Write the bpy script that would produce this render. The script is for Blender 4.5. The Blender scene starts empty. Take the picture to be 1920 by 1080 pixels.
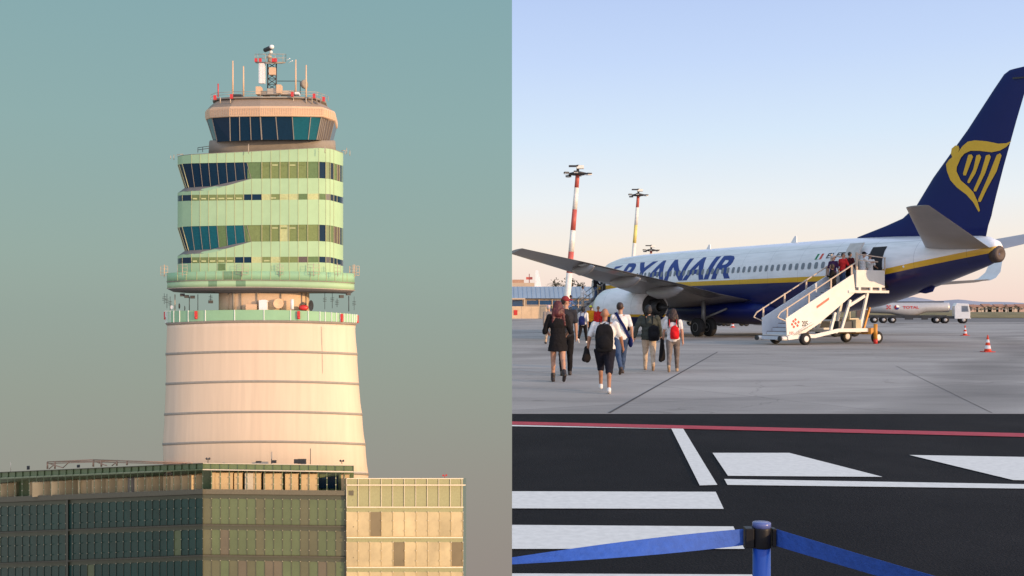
import bpy, bmesh, math, random
from mathutils import Vector, Matrix
random.seed(7)
SC = bpy.context.scene
COL = SC.collection
R = math.radians
V = Vector
FP, CXP, HY, CH = 1800.0, 960.0, 580.0, 1.65     # focal length in photo pixels, centre column, horizon row, eye height

# ------------------------------------------------------------------ helpers
def U(px, py, Y):
    return V(((px - CXP) / FP * Y, Y, CH + (HY - py) / FP * Y))
def G(px, py, z=0.0):
    Y = FP * (CH - z) / (py - HY)
    return V(((px - CXP) / FP * Y, Y, z))
def lerp(a, b, t): return a + (b - a) * t
def pw(tab, x):
    if x <= tab[0][0]: return tab[0][1]
    for (a, b), (c, d) in zip(tab, tab[1:]):
        if x <= c: return b + (d - b) * (x - a) / (c - a)
    return tab[-1][1]

MATS = {}
def M(name, col, rough=.6, metal=0.0, var=.12, scale=3.0, bump=0.0, emit=None, spec=None, coat=0, stretch=None):
    if name in MATS: return MATS[name]
    m = bpy.data.materials.new(name); m.use_nodes = True
    nt = m.node_tree; b = nt.nodes['Principled BSDF']
    b.inputs['Roughness'].default_value = rough; b.inputs['Metallic'].default_value = metal
    if spec is not None: b.inputs['Specular IOR Level'].default_value = spec
    if coat: b.inputs['Coat Weight'].default_value = coat; b.inputs['Coat Roughness'].default_value = .08
    c = (*col, 1)
    tc = nt.nodes.new('ShaderNodeTexCoord'); n = nt.nodes.new('ShaderNodeTexNoise')
    n.inputs['Scale'].default_value = scale; n.inputs['Detail'].default_value = 5; n.inputs['Roughness'].default_value = .6
    if stretch:
        mp = nt.nodes.new('ShaderNodeMapping'); mp.inputs['Scale'].default_value = stretch; nt.links.new(tc.outputs['Object'], mp.inputs[0]); nt.links.new(mp.outputs[0], n.inputs['Vector'])
    else: nt.links.new(tc.outputs['Object'], n.inputs['Vector'])
    if var > 0:
        mr = nt.nodes.new('ShaderNodeMapRange'); mr.inputs[1].default_value = .3; mr.inputs[2].default_value = .7
        mr.inputs[3].default_value = 1 - var; mr.inputs[4].default_value = 1 + var
        mx = nt.nodes.new('ShaderNodeVectorMath'); mx.operation = 'SCALE'; mx.inputs[0].default_value = col
        nt.links.new(n.outputs['Fac'], mr.inputs[0]); nt.links.new(mr.outputs[0], mx.inputs['Scale'])
        nt.links.new(mx.outputs[0], b.inputs['Base Color'])
    else: b.inputs['Base Color'].default_value = c
    if bump > 0:
        bp = nt.nodes.new('ShaderNodeBump'); bp.inputs['Strength'].default_value = bump; bp.inputs['Distance'].default_value = .02
        nt.links.new(n.outputs['Fac'], bp.inputs['Height']); nt.links.new(bp.outputs[0], b.inputs['Normal'])
    if emit:
        b.inputs['Emission Color'].default_value = (*emit[0], 1); b.inputs['Emission Strength'].default_value = emit[1]
    MATS[name] = m
    return m

def chain_loc(p):
    t = V((0, 0, 0))
    while p is not None: t += V(p.location); p = p.parent
    return t

class MB:
    def __init__(s): s.v = []; s.f = []; s.m = []; s.s = []
    def add(s, vs, fs, m=0, smooth=False):
        o = len(s.v); s.v += [V(p) for p in vs]
        for f in fs: s.f.append([o + i for i in f]); s.m.append(m); s.s.append(smooth)
        return s
    def hexa(s, p, m=0):
        return s.add(p, [(0, 3, 2, 1), (4, 5, 6, 7), (0, 1, 5, 4), (1, 2, 6, 5), (2, 3, 7, 6), (3, 0, 4, 7)], m)
    def box(s, c, d, rz=0, m=0, rot=None):
        c = V(c); a, b, e = d[0] / 2, d[1] / 2, d[2] / 2
        M3 = rot if rot is not None else Matrix.Rotation(rz, 3, 'Z')
        return s.hexa([c + M3 @ V(q) for q in ((-a, -b, -e), (a, -b, -e), (a, b, -e), (-a, b, -e), (-a, -b, e), (a, -b, e), (a, b, e), (-a, b, e))], m)
    def bar(s, p, q, w, h, m=0, up=(0, 0, 1)):
        p, q = V(p), V(q); d = (q - p).normalized(); u = V(up)
        if abs(d.dot(u)) > .98: u = V((1, 0, 0))
        x = d.cross(u).normalized() * w / 2; y = x.cross(d).normalized() * h / 2
        return s.hexa([p - x - y, p + x - y, p + x + y, p - x + y, q - x - y, q + x - y, q + x + y, q - x + y], m)
    def loft(s, rings, m=0, closed=True, caps=True, smooth=True, mf=None):
        o = len(s.v); n = len(rings[0])
        for r in rings: s.v += [V(p) for p in r]
        for i in range(len(rings) - 1):
            for j in range(n if closed else n - 1):
                k = (j + 1) % n
                s.f.append([o + i * n + j, o + i * n + k, o + (i + 1) * n + k, o + (i + 1) * n + j])
                s.m.append(mf(i, j) if mf else m); s.s.append(smooth)
        if caps and closed:
            s.f.append([o + j for j in range(n)][::-1]); s.m.append(m); s.s.append(False)
            e = o + (len(rings) - 1) * n
            s.f.append([e + j for j in range(n)]); s.m.append(m); s.s.append(False)
        return s
    def tube(s, p, q, r, r2=None, n=10, m=0, caps=True, smooth=True):
        p, q = V(p), V(q); r2 = r if r2 is None else r2
        d = (q - p).normalized(); u = V((0, 0, 1)) if abs(d.z) < .95 else V((1, 0, 0))
        x = d.cross(u).normalized(); y = d.cross(x).normalized()
        rg = [[c + (x * math.cos(2 * math.pi * i / n) + y * math.sin(2 * math.pi * i / n)) * rr for i in range(n)] for c, rr in ((p, r), (q, r2))]
        return s.loft(rg, m, caps=caps, smooth=smooth)
    def path(s, pts, r, n=8, m=0):
        for a, b in zip(pts, pts[1:]): s.tube(a, b, r, n=n, m=m)
        return s
    def lathe(s, c, prof, axis=(0, 0, 1), n=24, m=0, mf=None, caps=True, smooth=True):
        c = V(c); d = V(axis).normalized(); u = V((0, 0, 1)) if abs(d.z) < .95 else V((1, 0, 0))
        x = d.cross(u).normalized(); y = d.cross(x).normalized()
        rg = [[c + d * h + (x * math.cos(2 * math.pi * i / n) + y * math.sin(2 * math.pi * i / n)) * r for i in range(n)] for r, h in prof]
        return s.loft(rg, m, mf=mf, caps=caps, smooth=smooth)
    def prism(s, pts, ext, m=0):
        pts = [V(p) for p in pts]; ext = V(ext); n = len(pts)
        o = len(s.v); s.v += pts + [p + ext for p in pts]
        fs = [list(range(n)), [n + i for i in range(n)][::-1]] + [[i, n + i, n + (i + 1) % n, (i + 1) % n] for i in range(n)]
        for f in fs: s.f.append([o + i for i in f]); s.m.append(m); s.s.append(False)
        return s
    def sphere(s, c, r, n=12, m=0, k=8):
        c = V(c); r = V(r) if not isinstance(r, (int, float)) else V((r, r, r))
        rg = [[c + V((math.sin(math.pi * i / k) * math.cos(2 * math.pi * j / n) * r.x, math.sin(math.pi * i / k) * math.sin(2 * math.pi * j / n) * r.y, -math.cos(math.pi * i / k) * r.z)) for j in range(n)] for i in range(k + 1)]
        rg[0] = [c + V((math.cos(2 * math.pi * j / n) * r.x * .02, math.sin(2 * math.pi * j / n) * r.y * .02, -r.z)) for j in range(n)]
        rg[-1] = [c + V((math.cos(2 * math.pi * j / n) * r.x * .02, math.sin(2 * math.pi * j / n) * r.y * .02, r.z)) for j in range(n)]
        return s.loft(rg, m)
    def build(s, name, mats, parent=None, world=False, clip=None, bevel=0):
        if not isinstance(mats, (list, tuple)): mats = [mats]
        off = chain_loc(parent) if (world and parent) else V((0, 0, 0))
        me = bpy.data.meshes.new(name)
        bm = bmesh.new()
        vs = [bm.verts.new(p - off) for p in s.v]
        for f, m, sm in zip(s.f, s.m, s.s):
            try:
                fc = bm.faces.new([vs[i] for i in f]); fc.material_index = m; fc.smooth = sm
            except ValueError: pass
        bmesh.ops.recalc_face_normals(bm, faces=bm.faces)
        if clip is not None:
            co, no = clip
            r = bmesh.ops.bisect_plane(bm, geom=bm.verts[:] + bm.edges[:] + bm.faces[:], plane_co=co, plane_no=no, clear_outer=True)
            ed = [e for e in r['geom_cut'] if isinstance(e, bmesh.types.BMEdge)]
            if ed: bmesh.ops.holes_fill(bm, edges=ed)
        bm.to_mesh(me); bm.free()
        for m in mats: me.materials.append(m)
        o = bpy.data.objects.new(name, me); COL.objects.link(o)
        if parent: o.parent = parent
        if bevel:
            b = o.modifiers.new('bevel', 'BEVEL'); b.width = bevel; b.segments = 2; b.limit_method = 'ANGLE'
        return o

def tag(o, label=None, cat=None, group=None, kind=None):
    if label: o['label'] = label
    if cat: o['category'] = cat
    if group: o['group'] = group
    if kind: o['kind'] = kind
    return o
def empty(name, loc, rz=0, sc=1):
    o = bpy.data.objects.new(name, None); COL.objects.link(o); o.location = loc; o.rotation_euler = (0, 0, rz); o.scale = (sc, sc, sc)
    o.empty_display_size = .3
    return o
def copy_tree(o, parent=None):
    c = o.copy(); COL.objects.link(c)
    if parent: c.parent = parent
    for ch in [q for q in bpy.data.objects if q.parent == o]: copy_tree(ch, c)
    return c
def text_mesh(txt, size=1.0, bold=0.0, shear=0.0):
    cu = bpy.data.curves.new('lettering', 'FONT'); cu.body = txt; cu.size = size; cu.offset = bold; cu.shear = shear; cu.resolution_u = 3
    o = bpy.data.objects.new('lettering', cu); COL.objects.link(o)
    dg = bpy.context.evaluated_depsgraph_get(); me = bpy.data.meshes.new_from_object(o.evaluated_get(dg))
    bpy.data.objects.remove(o); bpy.data.curves.remove(cu)
    bm = bmesh.new(); bm.from_mesh(me); bpy.data.meshes.remove(me)
    xs = [v.co.x for v in bm.verts]; ys = [v.co.y for v in bm.verts]
    return bm, min(xs), max(xs), min(ys), max(ys)
def letter(name, txt, mat, parent, fn, nu=1, nv=1, bold=0.0, shear=0.0):
    """text laid over the surface fn(u,v) with u,v in 0..1"""
    bm, x0, x1, y0, y1 = text_mesh(txt, 1.0, bold, shear)
    for n, a, b, ax in ((nu, x0, x1, 0), (nv, y0, y1, 1)):
        for i in range(1, n):
            co = V((0, 0, 0)); no = V((0, 0, 0)); co[ax] = a + (b - a) * i / n; no[ax] = 1
            bmesh.ops.bisect_plane(bm, geom=bm.verts[:] + bm.edges[:] + bm.faces[:], plane_co=co, plane_no=no)
    for v in bm.verts: v.co = V(fn((v.co.x - x0) / (x1 - x0), (v.co.y - y0) / (y1 - y0)))
    me = bpy.data.meshes.new(name); bm.to_mesh(me); bm.free(); me.materials.append(mat)
    o = bpy.data.objects.new(name, me); COL.objects.link(o); o.parent = parent
    return o

# ------------------------------------------------------------------ camera, sun, sky
SUN_AZ, SUN_EL = R(55), R(8)
cam = bpy.data.cameras.new('camera'); co = bpy.data.objects.new('camera', cam); COL.objects.link(co); SC.camera = co
co.location = (0, 0, CH); co.rotation_euler = (R(90), 0, 0)
cam.sensor_width = 36; cam.lens = 36 * FP / 1920; cam.shift_y = (HY - 540) / 1920; cam.clip_end = 20000; cam.clip_start = .1
SC.view_settings.view_transform = 'Standard'; SC.view_settings.look = 'None'; SC.view_settings.exposure = 0; SC.view_settings.gamma = 1
sd = V((math.sin(SUN_AZ) * math.cos(SUN_EL), -math.cos(SUN_AZ) * math.cos(SUN_EL), math.sin(SUN_EL)))
sl = bpy.data.lights.new('sun', 'SUN'); sl.energy = 3.75; sl.angle = R(.5); sl.color = (1, .66, .37)
so = bpy.data.objects.new('sun', sl); COL.objects.link(so); so.rotation_euler = sd.to_track_quat('Z', 'Y').to_euler(); so.location = (60, -30, 60)

w = bpy.data.worlds.new('World'); SC.world = w; w.use_nodes = True
nt = w.node_tree; nt.nodes.clear()
N = nt.nodes.new; Lk = nt.links.new
out = N('ShaderNodeOutputWorld'); bg = N('ShaderNodeBackground'); Lk(bg.outputs[0], out.inputs[0])
tc = N('ShaderNodeTexCoord'); sx = N('ShaderNodeSeparateXYZ'); Lk(tc.outputs['Generated'], sx.inputs[0])
def ramp(stops, src):
    r = N('ShaderNodeValToRGB'); e = r.color_ramp.elements
    while len(e) > 1: e.remove(e[-1])
    for i, (p, c) in enumerate(stops):
        q = e[0] if i == 0 else e.new(p)
        q.position = p; q.color = (*c, 1)
    Lk(src, r.inputs[0]); return r
def srgb(*c): return tuple(((x / 255 / 12.92) if x <= 10 else ((x / 255 + .055) / 1.055) ** 2.4) for x in c)
el = N('ShaderNodeMapRange'); el.inputs[1].default_value = -.32; el.inputs[2].default_value = .34
Lk(sx.outputs['Z'], el.inputs[0])
def zp(py): t = (HY - py) / FP; return (t / math.sqrt(1 + t * t) + .32) / .66
rr = ramp([(zp(700), srgb(150, 145, 150)), (zp(582), srgb(240, 211, 201)), (zp(560), srgb(245, 220, 208)), (zp(470), srgb(248, 236, 223)), (zp(380), srgb(235, 240, 243)), (zp(260), srgb(215, 232, 249)), (zp(120), srgb(197, 217, 249)), (zp(0), srgb(185, 206, 244))], el.outputs[0])
lr = ramp([(zp(1080), srgb(149, 140, 133)), (zp(900), srgb(151, 148, 139)), (zp(720), srgb(150, 158, 147)), (zp(480), srgb(147, 168, 161)), (zp(250), srgb(141, 171, 170)), (zp(0), srgb(133, 168, 173))], el.outputs[0])
nz = N('ShaderNodeTexNoise'); nz.inputs['Scale'].default_value = 2.2; nz.inputs['Detail'].default_value = 3
Lk(tc.outputs['Generated'], nz.inputs['Vector'])
sA = N('ShaderNodeMath'); sA.operation = 'GREATER_THAN'; sA.inputs[1].default_value = 0; Lk(sx.outputs['X'], sA.inputs[0])
sB = N('ShaderNodeMath'); sB.operation = 'LESS_THAN'; sB.inputs[1].default_value = 0; Lk(sx.outputs['Y'], sB.inputs[0])
side = N('ShaderNodeMath'); side.operation = 'MAXIMUM'; Lk(sA.outputs[0], side.inputs[0]); Lk(sB.outputs[0], side.inputs[1])
mx = N('ShaderNodeMixRGB'); Lk(side.outputs[0], mx.inputs[0]); Lk(lr.outputs[0], mx.inputs[1]); Lk(rr.outputs[0], mx.inputs[2])
sky = N('ShaderNodeTexSky'); sky.sky_type = 'NISHITA'; sky.sun_disc = False; sky.sun_elevation = SUN_EL; sky.sun_rotation = math.pi - SUN_AZ
ad = N('ShaderNodeMixRGB'); ad.blend_type = 'ADD'; ad.inputs[0].default_value = 1
sc_ = N('ShaderNodeMixRGB'); sc_.blend_type = 'MULTIPLY'; sc_.inputs[0].default_value = 1; sc_.inputs[2].default_value = (.004, .004, .004, 1)
Lk(sky.outputs[0], sc_.inputs[1]); Lk(mx.outputs[0], ad.inputs[1]); Lk(sc_.outputs[0], ad.inputs[2])
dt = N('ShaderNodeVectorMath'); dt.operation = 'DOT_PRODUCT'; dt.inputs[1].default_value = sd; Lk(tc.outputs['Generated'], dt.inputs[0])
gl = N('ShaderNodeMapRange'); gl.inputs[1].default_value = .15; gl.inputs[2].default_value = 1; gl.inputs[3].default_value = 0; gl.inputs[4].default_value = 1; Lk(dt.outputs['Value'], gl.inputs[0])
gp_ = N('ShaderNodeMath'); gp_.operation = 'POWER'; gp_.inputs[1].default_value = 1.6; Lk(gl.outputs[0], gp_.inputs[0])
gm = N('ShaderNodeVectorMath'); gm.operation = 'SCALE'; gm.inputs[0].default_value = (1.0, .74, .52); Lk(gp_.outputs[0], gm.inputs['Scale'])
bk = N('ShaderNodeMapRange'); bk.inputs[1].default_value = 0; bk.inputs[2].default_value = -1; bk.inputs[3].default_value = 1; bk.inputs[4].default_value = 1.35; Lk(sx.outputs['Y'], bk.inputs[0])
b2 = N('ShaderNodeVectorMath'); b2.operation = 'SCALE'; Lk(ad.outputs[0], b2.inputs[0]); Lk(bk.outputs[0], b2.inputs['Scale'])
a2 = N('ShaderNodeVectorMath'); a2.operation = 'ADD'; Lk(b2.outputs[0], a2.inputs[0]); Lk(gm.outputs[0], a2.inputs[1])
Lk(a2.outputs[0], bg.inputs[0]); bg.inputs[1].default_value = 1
# ------------------------------------------------------------------ ground of the airfield
def zg(q): return 0 if q < 122 else min(.62, (q - 122) / 18 * .62)
def QY(x, q): return q - .22 * max(0, x - 38)      # the far edge of the field runs obliquely
CLIP0 = (V((0, 0, 0)), V((-1, 0, 0)))
def ground_mat(name, base, dark, light, scale, rough, bump, streak=False, joints=None, spec=.5):
    m = bpy.data.materials.new(name); m.use_nodes = True; nt = m.node_tree; b = nt.nodes['Principled BSDF']; b.inputs['Roughness'].default_value = rough; b.inputs['Specular IOR Level'].default_value = spec
    tc = nt.nodes.new('ShaderNodeTexCoord'); mp = nt.nodes.new('ShaderNodeMapping'); nt.links.new(tc.outputs['Object'], mp.inputs[0])
    if streak: mp.inputs['Scale'].default_value = (.35, 1, 1); mp.inputs['Rotation'].default_value = (0, 0, R(14))
    n1 = nt.nodes.new('ShaderNodeTexNoise'); n1.inputs['Scale'].default_value = scale; n1.inputs['Detail'].default_value = 8; n1.inputs['Roughness'].default_value = .68
    n2 = nt.nodes.new('ShaderNodeTexNoise'); n2.inputs['Scale'].default_value = 55; n2.inputs['Detail'].default_value = 3
    nt.links.new(mp.outputs[0], n1.inputs['Vector']); nt.links.new(tc.outputs['Object'], n2.inputs['Vector'])
    cr = nt.nodes.new('ShaderNodeValToRGB'); e = cr.color_ramp.elements
    e[0].position = .3; e[0].color = (*dark, 1); e[1].position = .72; e[1].color = (*light, 1); q = e.new(.5); q.color = (*base, 1)
    nt.links.new(n1.outputs['Fac'], cr.inputs[0])
    mr = nt.nodes.new('ShaderNodeMapRange'); mr.inputs[1].default_value = .3; mr.inputs[2].default_value = .7; mr.inputs[3].default_value = .8; mr.inputs[4].default_value = 1.2
    nt.links.new(n2.outputs['Fac'], mr.inputs[0])
    mul = nt.nodes.new('ShaderNodeVectorMath'); mul.operation = 'SCALE'; nt.links.new(cr.outputs[0], mul.inputs[0]); nt.links.new(mr.outputs[0], mul.inputs['Scale'])
    col = mul.outputs[0]
    if joints:
        # dark tyre and oil marks with a shape of their own
        w_ = nt.nodes.new('ShaderNodeTexWave'); w_.inputs['Scale'].default_value = .045; w_.inputs['Distortion'].default_value = 9; w_.inputs['Detail'].default_value = 3; w_.inputs['Detail Scale'].default_value = .35
        nt.links.new(mp.outputs[0], w_.inputs['Vector'])
        r2 = nt.nodes.new('ShaderNodeValToRGB'); r2.color_ramp.elements[0].position = .93; r2.color_ramp.elements[0].color = (1, 1, 1, 1); r2.color_ramp.elements[1].position = 1; r2.color_ramp.elements[1].color = (.72, .72, .72, 1)
        nt.links.new(w_.outputs['Fac'], r2.inputs[0])
        m2 = nt.nodes.new('ShaderNodeVectorMath'); m2.operation = 'MULTIPLY'; nt.links.new(col, m2.inputs[0]); nt.links.new(r2.outputs[0], m2.inputs[1]); col = m2.outputs[0]
    if joints:
        # hairline cracks and darker repaired slabs
        vo = nt.nodes.new('ShaderNodeTexVoronoi'); vo.feature = 'DISTANCE_TO_EDGE'; vo.inputs['Scale'].default_value = .11
        nd = nt.nodes.new('ShaderNodeTexNoise'); nd.inputs['Scale'].default_value = .35; nd.inputs['Detail'].default_value = 5; nt.links.new(tc.outputs['Object'], nd.inputs['Vector'])
        ds = nt.nodes.new('ShaderNodeVectorMath'); ds.operation = 'SCALE'; ds.inputs['Scale'].default_value = 5.5; nt.links.new(nd.outputs['Color'], ds.inputs[0])
        av = nt.nodes.new('ShaderNodeVectorMath'); nt.links.new(tc.outputs['Object'], av.inputs[0]); nt.links.new(ds.outputs[0], av.inputs[1]); nt.links.new(av.outputs[0], vo.inputs['Vector'])
        r3 = nt.nodes.new('ShaderNodeMapRange'); r3.inputs[1].default_value = .001; r3.inputs[2].default_value = .005; r3.inputs[3].default_value = .78; r3.inputs[4].default_value = 1; nt.links.new(vo.outputs['Distance'], r3.inputs[0])
        br = nt.nodes.new('ShaderNodeTexBrick'); br.offset = 0; br.inputs['Scale'].default_value = 1; br.inputs['Brick Width'].default_value = 7.5; br.inputs['Row Height'].default_value = 7.5; br.inputs['Mortar Size'].default_value = .018; br.inputs['Bias'].default_value = .0
        br.inputs['Color1'].default_value = (.86, .86, .86, 1); br.inputs['Color2'].default_value = (1.06, 1.05, 1.04, 1); br.inputs['Mortar'].default_value = (.6, .6, .6, 1)
        mb = nt.nodes.new('ShaderNodeMapping'); mb.inputs['Rotation'].default_value = (0, 0, R(-29)); mb.inputs['Location'].default_value = (2.2, 1.3, 0); nt.links.new(tc.outputs['Object'], mb.inputs[0]); nt.links.new(mb.outputs[0], br.inputs['Vector'])
        sp_n = nt.nodes.new('ShaderNodeTexNoise'); sp_n.inputs['Scale'].default_value = .9; sp_n.inputs['Detail'].default_value = 2; nt.links.new(tc.outputs['Object'], sp_n.inputs['Vector'])
        r4 = nt.nodes.new('ShaderNodeMapRange'); r4.inputs[1].default_value = .69; r4.inputs[2].default_value = .76; r4.inputs[3].default_value = 1; r4.inputs[4].default_value = .68; nt.links.new(sp_n.outputs['Fac'], r4.inputs[0])
        for fac in (r3.outputs[0], r4.outputs[0]):
            m3 = nt.nodes.new('ShaderNodeVectorMath'); m3.operation = 'SCALE'; nt.links.new(col, m3.inputs[0]); nt.links.new(fac, m3.inputs['Scale']); col = m3.outputs[0]
        m4 = nt.nodes.new('ShaderNodeVectorMath'); m4.operation = 'MULTIPLY'; nt.links.new(col, m4.inputs[0]); nt.links.new(br.outputs['Color'], m4.inputs[1]); col = m4.outputs[0]
    nt.links.new(col, b.inputs['Base Color'])
    bp = nt.nodes.new('ShaderNodeBump'); bp.inputs['Strength'].default_value = bump; bp.inputs['Distance'].default_value = .01
    nt.links.new(n2.outputs['Fac'], bp.inputs['Height']); nt.links.new(bp.outputs[0], b.inputs['Normal'])
    return m
m_conc = ground_mat('apron_concrete', (.335, .312, .29), (.225, .21, .197), (.42, .393, .365), .42, .9, .3, True, True)
m_asph = ground_mat('asphalt', (.016, .0155, .017), (.011, .011, .0125), (.025, .0235, .0245), .35, .95, .6, spec=.1)
m_taxi = ground_mat('old_asphalt', (.16, .15, .145), (.11, .105, .1), (.2, .19, .18), .08, .9, .2, True)
m_grass = ground_mat('dry_grass', (.2, .16, .07), (.12, .11, .05), (.27, .21, .09), .3, 1, .5)
YA = 15.2
def sheet(name, x0, x1, Ys, mat, dz=0.0, label=None, nx=8):
    b = MB(); rows = [[V((lerp(x0, x1, i / nx), QY(lerp(x0, x1, i / nx), Y) if Y > 80 else Y, zg(Y) + dz)) for i in range(nx + 1)] for Y in Ys]
    b.loft(rows, closed=False, smooth=False)
    o = b.build(name, mat); tag(o, label, kind='structure'); return o
tag(sheet('apron', 0, 84, [YA] + list(range(20, 141, 5)), m_conc), 'wide grey concrete apron where the airliner stands')
road = MB(); road.add([(0, -2.5, -.004), (60, -2.5, -.004), (60, YA, -.004), (0, YA, -.004)], [(0, 1, 2, 3)])
tag(road.build('road', m_asph), 'fresh black asphalt service road with painted markings', kind='structure')
# darker taxiway and dry grass beyond the apron on the right
def strip(name, pts, mat, label, dz=.02):
    b = MB(); b.add([V((x, y, zg(y) + dz)) for x, y in pts], [list(range(len(pts)))]); tag(b.build(name, mat), label, kind='structure')
b = MB(); b.loft([[V((x, QY(x, q), zg(q) + .02)) for x in range(36, 85, 4)] for q in (121, 122, 128, 134, 139.5)], closed=False, smooth=False)
b.add([V((55, QY(55, 121), .02)), V((84, QY(84, 96), .02)), V((84, QY(84, 121), .02))], [(0, 1, 2)])
tag(b.build('taxiway', m_taxi), 'darker old asphalt taxiway rising to the dry grass', kind='structure')
b = MB()
gp = [[V((x, QY(x, y), z)) for x in range(36, 85, 4)] for y, z in ((135, .52), (137, .75), (138.5, .9), (140, 1.08))]
b.loft(gp, closed=False, smooth=True); tag(b.build('grass_verge', m_grass), 'dry yellow grass verge at the far edge of the airfield', kind='structure')
b = MB(); b.add([(0, 300, 0), (1500, 300, 0), (4000, 3400, 0), (0, 3400, 0)], [(0, 1, 2, 3)])
tag(b.build('terrain', m_grass), 'far plain beyond the airfield', kind='structure')
# hills
b = MB(); rows = [[], [], []]
random.seed(3)
for i in range(0, 61):
    px = 1180 + i * 14
    h = 1.2 * pw([(1180, 6), (1500, 8), (1680, 15), (1715, 20), (1760, 13), (1800, 15), (1850, 12), (1900, 10), (2030, 9)], px) + math.sin(i * .9) * .9 + random.uniform(-.5, .5)
    rows[0].append(U(px, HY + 1, 3000)); rows[1].append(U(px, HY - h, 3200)); rows[2].append(U(px, HY + 1, 3390))
b.loft(rows, closed=False, smooth=True)
tag(b.build('hills', M('hazy_hill', (.33, .34, .40), .95, var=.1, scale=.004)), 'low hazy blue grey hills on the horizon', kind='structure')  # pale blue grey base colour imitates distance haze

# painted markings
m_wp = M('white_road_paint', (.74, .72, .67), .8, var=.09, scale=14)
m_rp = M('red_road_paint', (.42, .03, .05), .75, var=.15, scale=5)
def mark(name, px, mat, label, z=.004):
    b = MB(); b.add([G(x, y, z) for x, y in px], [list(range(len(px)))]); tag(b.build(name, mat, clip=CLIP0), label, kind='structure')
mark('red_line', [(958, 790), (2400, 823.2), (2400, 830.6), (958, 796)], m_rp, 'long red safety line across the black road', .005)
mark('white_line', [(958, 796.6), (1282, 804.2), (1282, 805), (1258, 804), (958, 799)], m_wp, 'thin white line under the red line')
mark('white_bar', [(1258, 802), (1280, 802), (1345, 909), (1312, 910)], m_wp, 'white slanted bar running down from the red line', .0045)
mark('white_arrow', [(1336, 849), (1480, 849), (1655, 894), (1365, 892)], m_wp, 'white trapezoid marking beside the slanted bar')
mark('white_line', [(1358, 898), (2400, 915.9), (2400, 922), (1364, 909)], m_wp, 'long white line under the trapezoid markings')
mark('white_arrow', [(1705, 853), (2200, 861.4), (2200, 906), (1900, 900)], m_wp, 'white pointed marking cut by the right edge')
mark('crossing_stripe', [(958, 921), (1342, 922), (1357, 954), (958, 953)], m_wp, 'farthest white zebra crossing stripe')
mark('crossing_stripe', [(958, 984), (1375, 987), (1396, 1029), (958, 1029)], m_wp, 'middle white zebra crossing stripe behind the blue tape')
mark('crossing_stripe', [(958, 1075), (1410, 1077), (1436, 1130), (958, 1130)], m_wp, 'nearest white zebra crossing stripe at the bottom')
# joints of the concrete slabs
m_joint = M('joint_filler', (.06, .055, .055), .9)
def gline(name, pts, w, label, z=.004):
    for (a, c) in zip(pts, pts[1:]):
        p, q = G(*a, z), G(*c, z); d = (q - p).normalized(); s = V((-d.y, d.x, 0)) * w / 2
        b = MB(); b.add([p - s, q - s, q + s, p + s], [(0, 1, 2, 3)])
    tag(b.build(name, m_joint, clip=CLIP0), label, kind='structure')
gline('slab_joint', [(1142, 774), (1345, 660)], .045, 'dark joint between slabs running from the road to the airliner')
gline('slab_joint', [(1680, 686), (1860, 774)], .015, 'thin slab joint on the right of the apron')
gline('slab_joint', [(1640, 622), (1920, 626)], .10, 'dark cross joint behind the traffic cones')
gline('slab_joint', [(958, 657), (1440, 652)], .06, 'cross joint under the walking passengers')
# ------------------------------------------------------------------ control tower
D = 200.0; KP = D / FP
def TP(px, py, v=0.0): return U(px, py, D + v)
def ring_pt(px, L, Rr, b, n):
    c = (L + Rr) / 2; w_ = (Rr - L) / 2; C = max(-1, min(1, (px - c) / w_)); S = max(0, 1 - abs(C) ** n) ** (1 / n)
    return -b * w_ * KP * S
def cols_of(L, Rr, k=40):
    c = (L + Rr) / 2; w_ = (Rr - L) / 2
    return [c - w_ * math.cos(math.pi * i / k) for i in range(k + 1)]
def tring(y, L, Rr, b=.42, n=2.0, k=40, cols=None, inset=0.0):
    """closed ring: front half left to right at height y(px), back half returning"""
    cs = cols or cols_of(L, Rr, k); fy = y if callable(y) else (lambda p: y)
    fr = [TP(p, fy(p), ring_pt(p, L, Rr, b, n) + inset) for p in cs]
    bk = []
    for p in reversed(cs[1:-1]):
        q = TP(p, fy(p), 0); v = -ring_pt(p, L, Rr, b, n)
        bk.append(V((q.x * (D + v) / D, D + v, q.z)))
    return fr + bk
tower = empty('control_tower', (U(495, 1000, D).x, D, -74))
SCALE_ROOTS = [tower]
tag(tower, 'tall cream and green airport control tower with dark glazed cab', 'control tower')
m_cream = M('cream_membrane', (.69, .54, .385), .6, var=.06, scale=1.0, stretch=(1, 1, .045))
m_seam = M('grey_seam', (.30, .27, .22), .7)
m_green = M('green_panel', (.29, .49, .29), .55, var=.07, scale=.3, spec=.2)
m_green2 = M('pale_green_panel', (.365, .53, .31), .55, var=.06, scale=.3, spec=.2)
m_mull = M('copper_mullion', (.44, .42, .22), .6)
m_dglass = M('dark_blue_glass', (.005, .026, .055), .25, spec=.15)
m_tglass = M('teal_glass', (.01, .10, .13), .25, spec=.15)
m_oglass = M('olive_glass', (.18, .23, .09), .3, spec=.12)
m_lglass = M('pale_glass', (.46, .50, .25), .4, spec=.12)
m_gglass = M('mid_green_glass', (.12, .19, .085), .3, spec=.12)
m_bglass = M('bronze_glass', (.12, .10, .09), .3, spec=.12)
m_conc2 = M('grey_concrete', (.27, .235, .19), .8, var=.12, scale=.6)
m_sill = M('sill_metal', (.17, .16, .15), .6)
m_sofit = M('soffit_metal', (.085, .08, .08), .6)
m_roofm = M('brown_roof', (.30, .23, .17), .6, var=.1)
m_fascia = M('tan_fascia', (.66, .44, .27), .6, var=.06)
m_steel = M('tan_steel', (.46, .38, .29), .5, metal=.2)
m_white = M('white_paint', (.8, .79, .77), .45, var=.04)
m_redl = M('red_lamp', (.55, .035, .03), .35)
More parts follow.
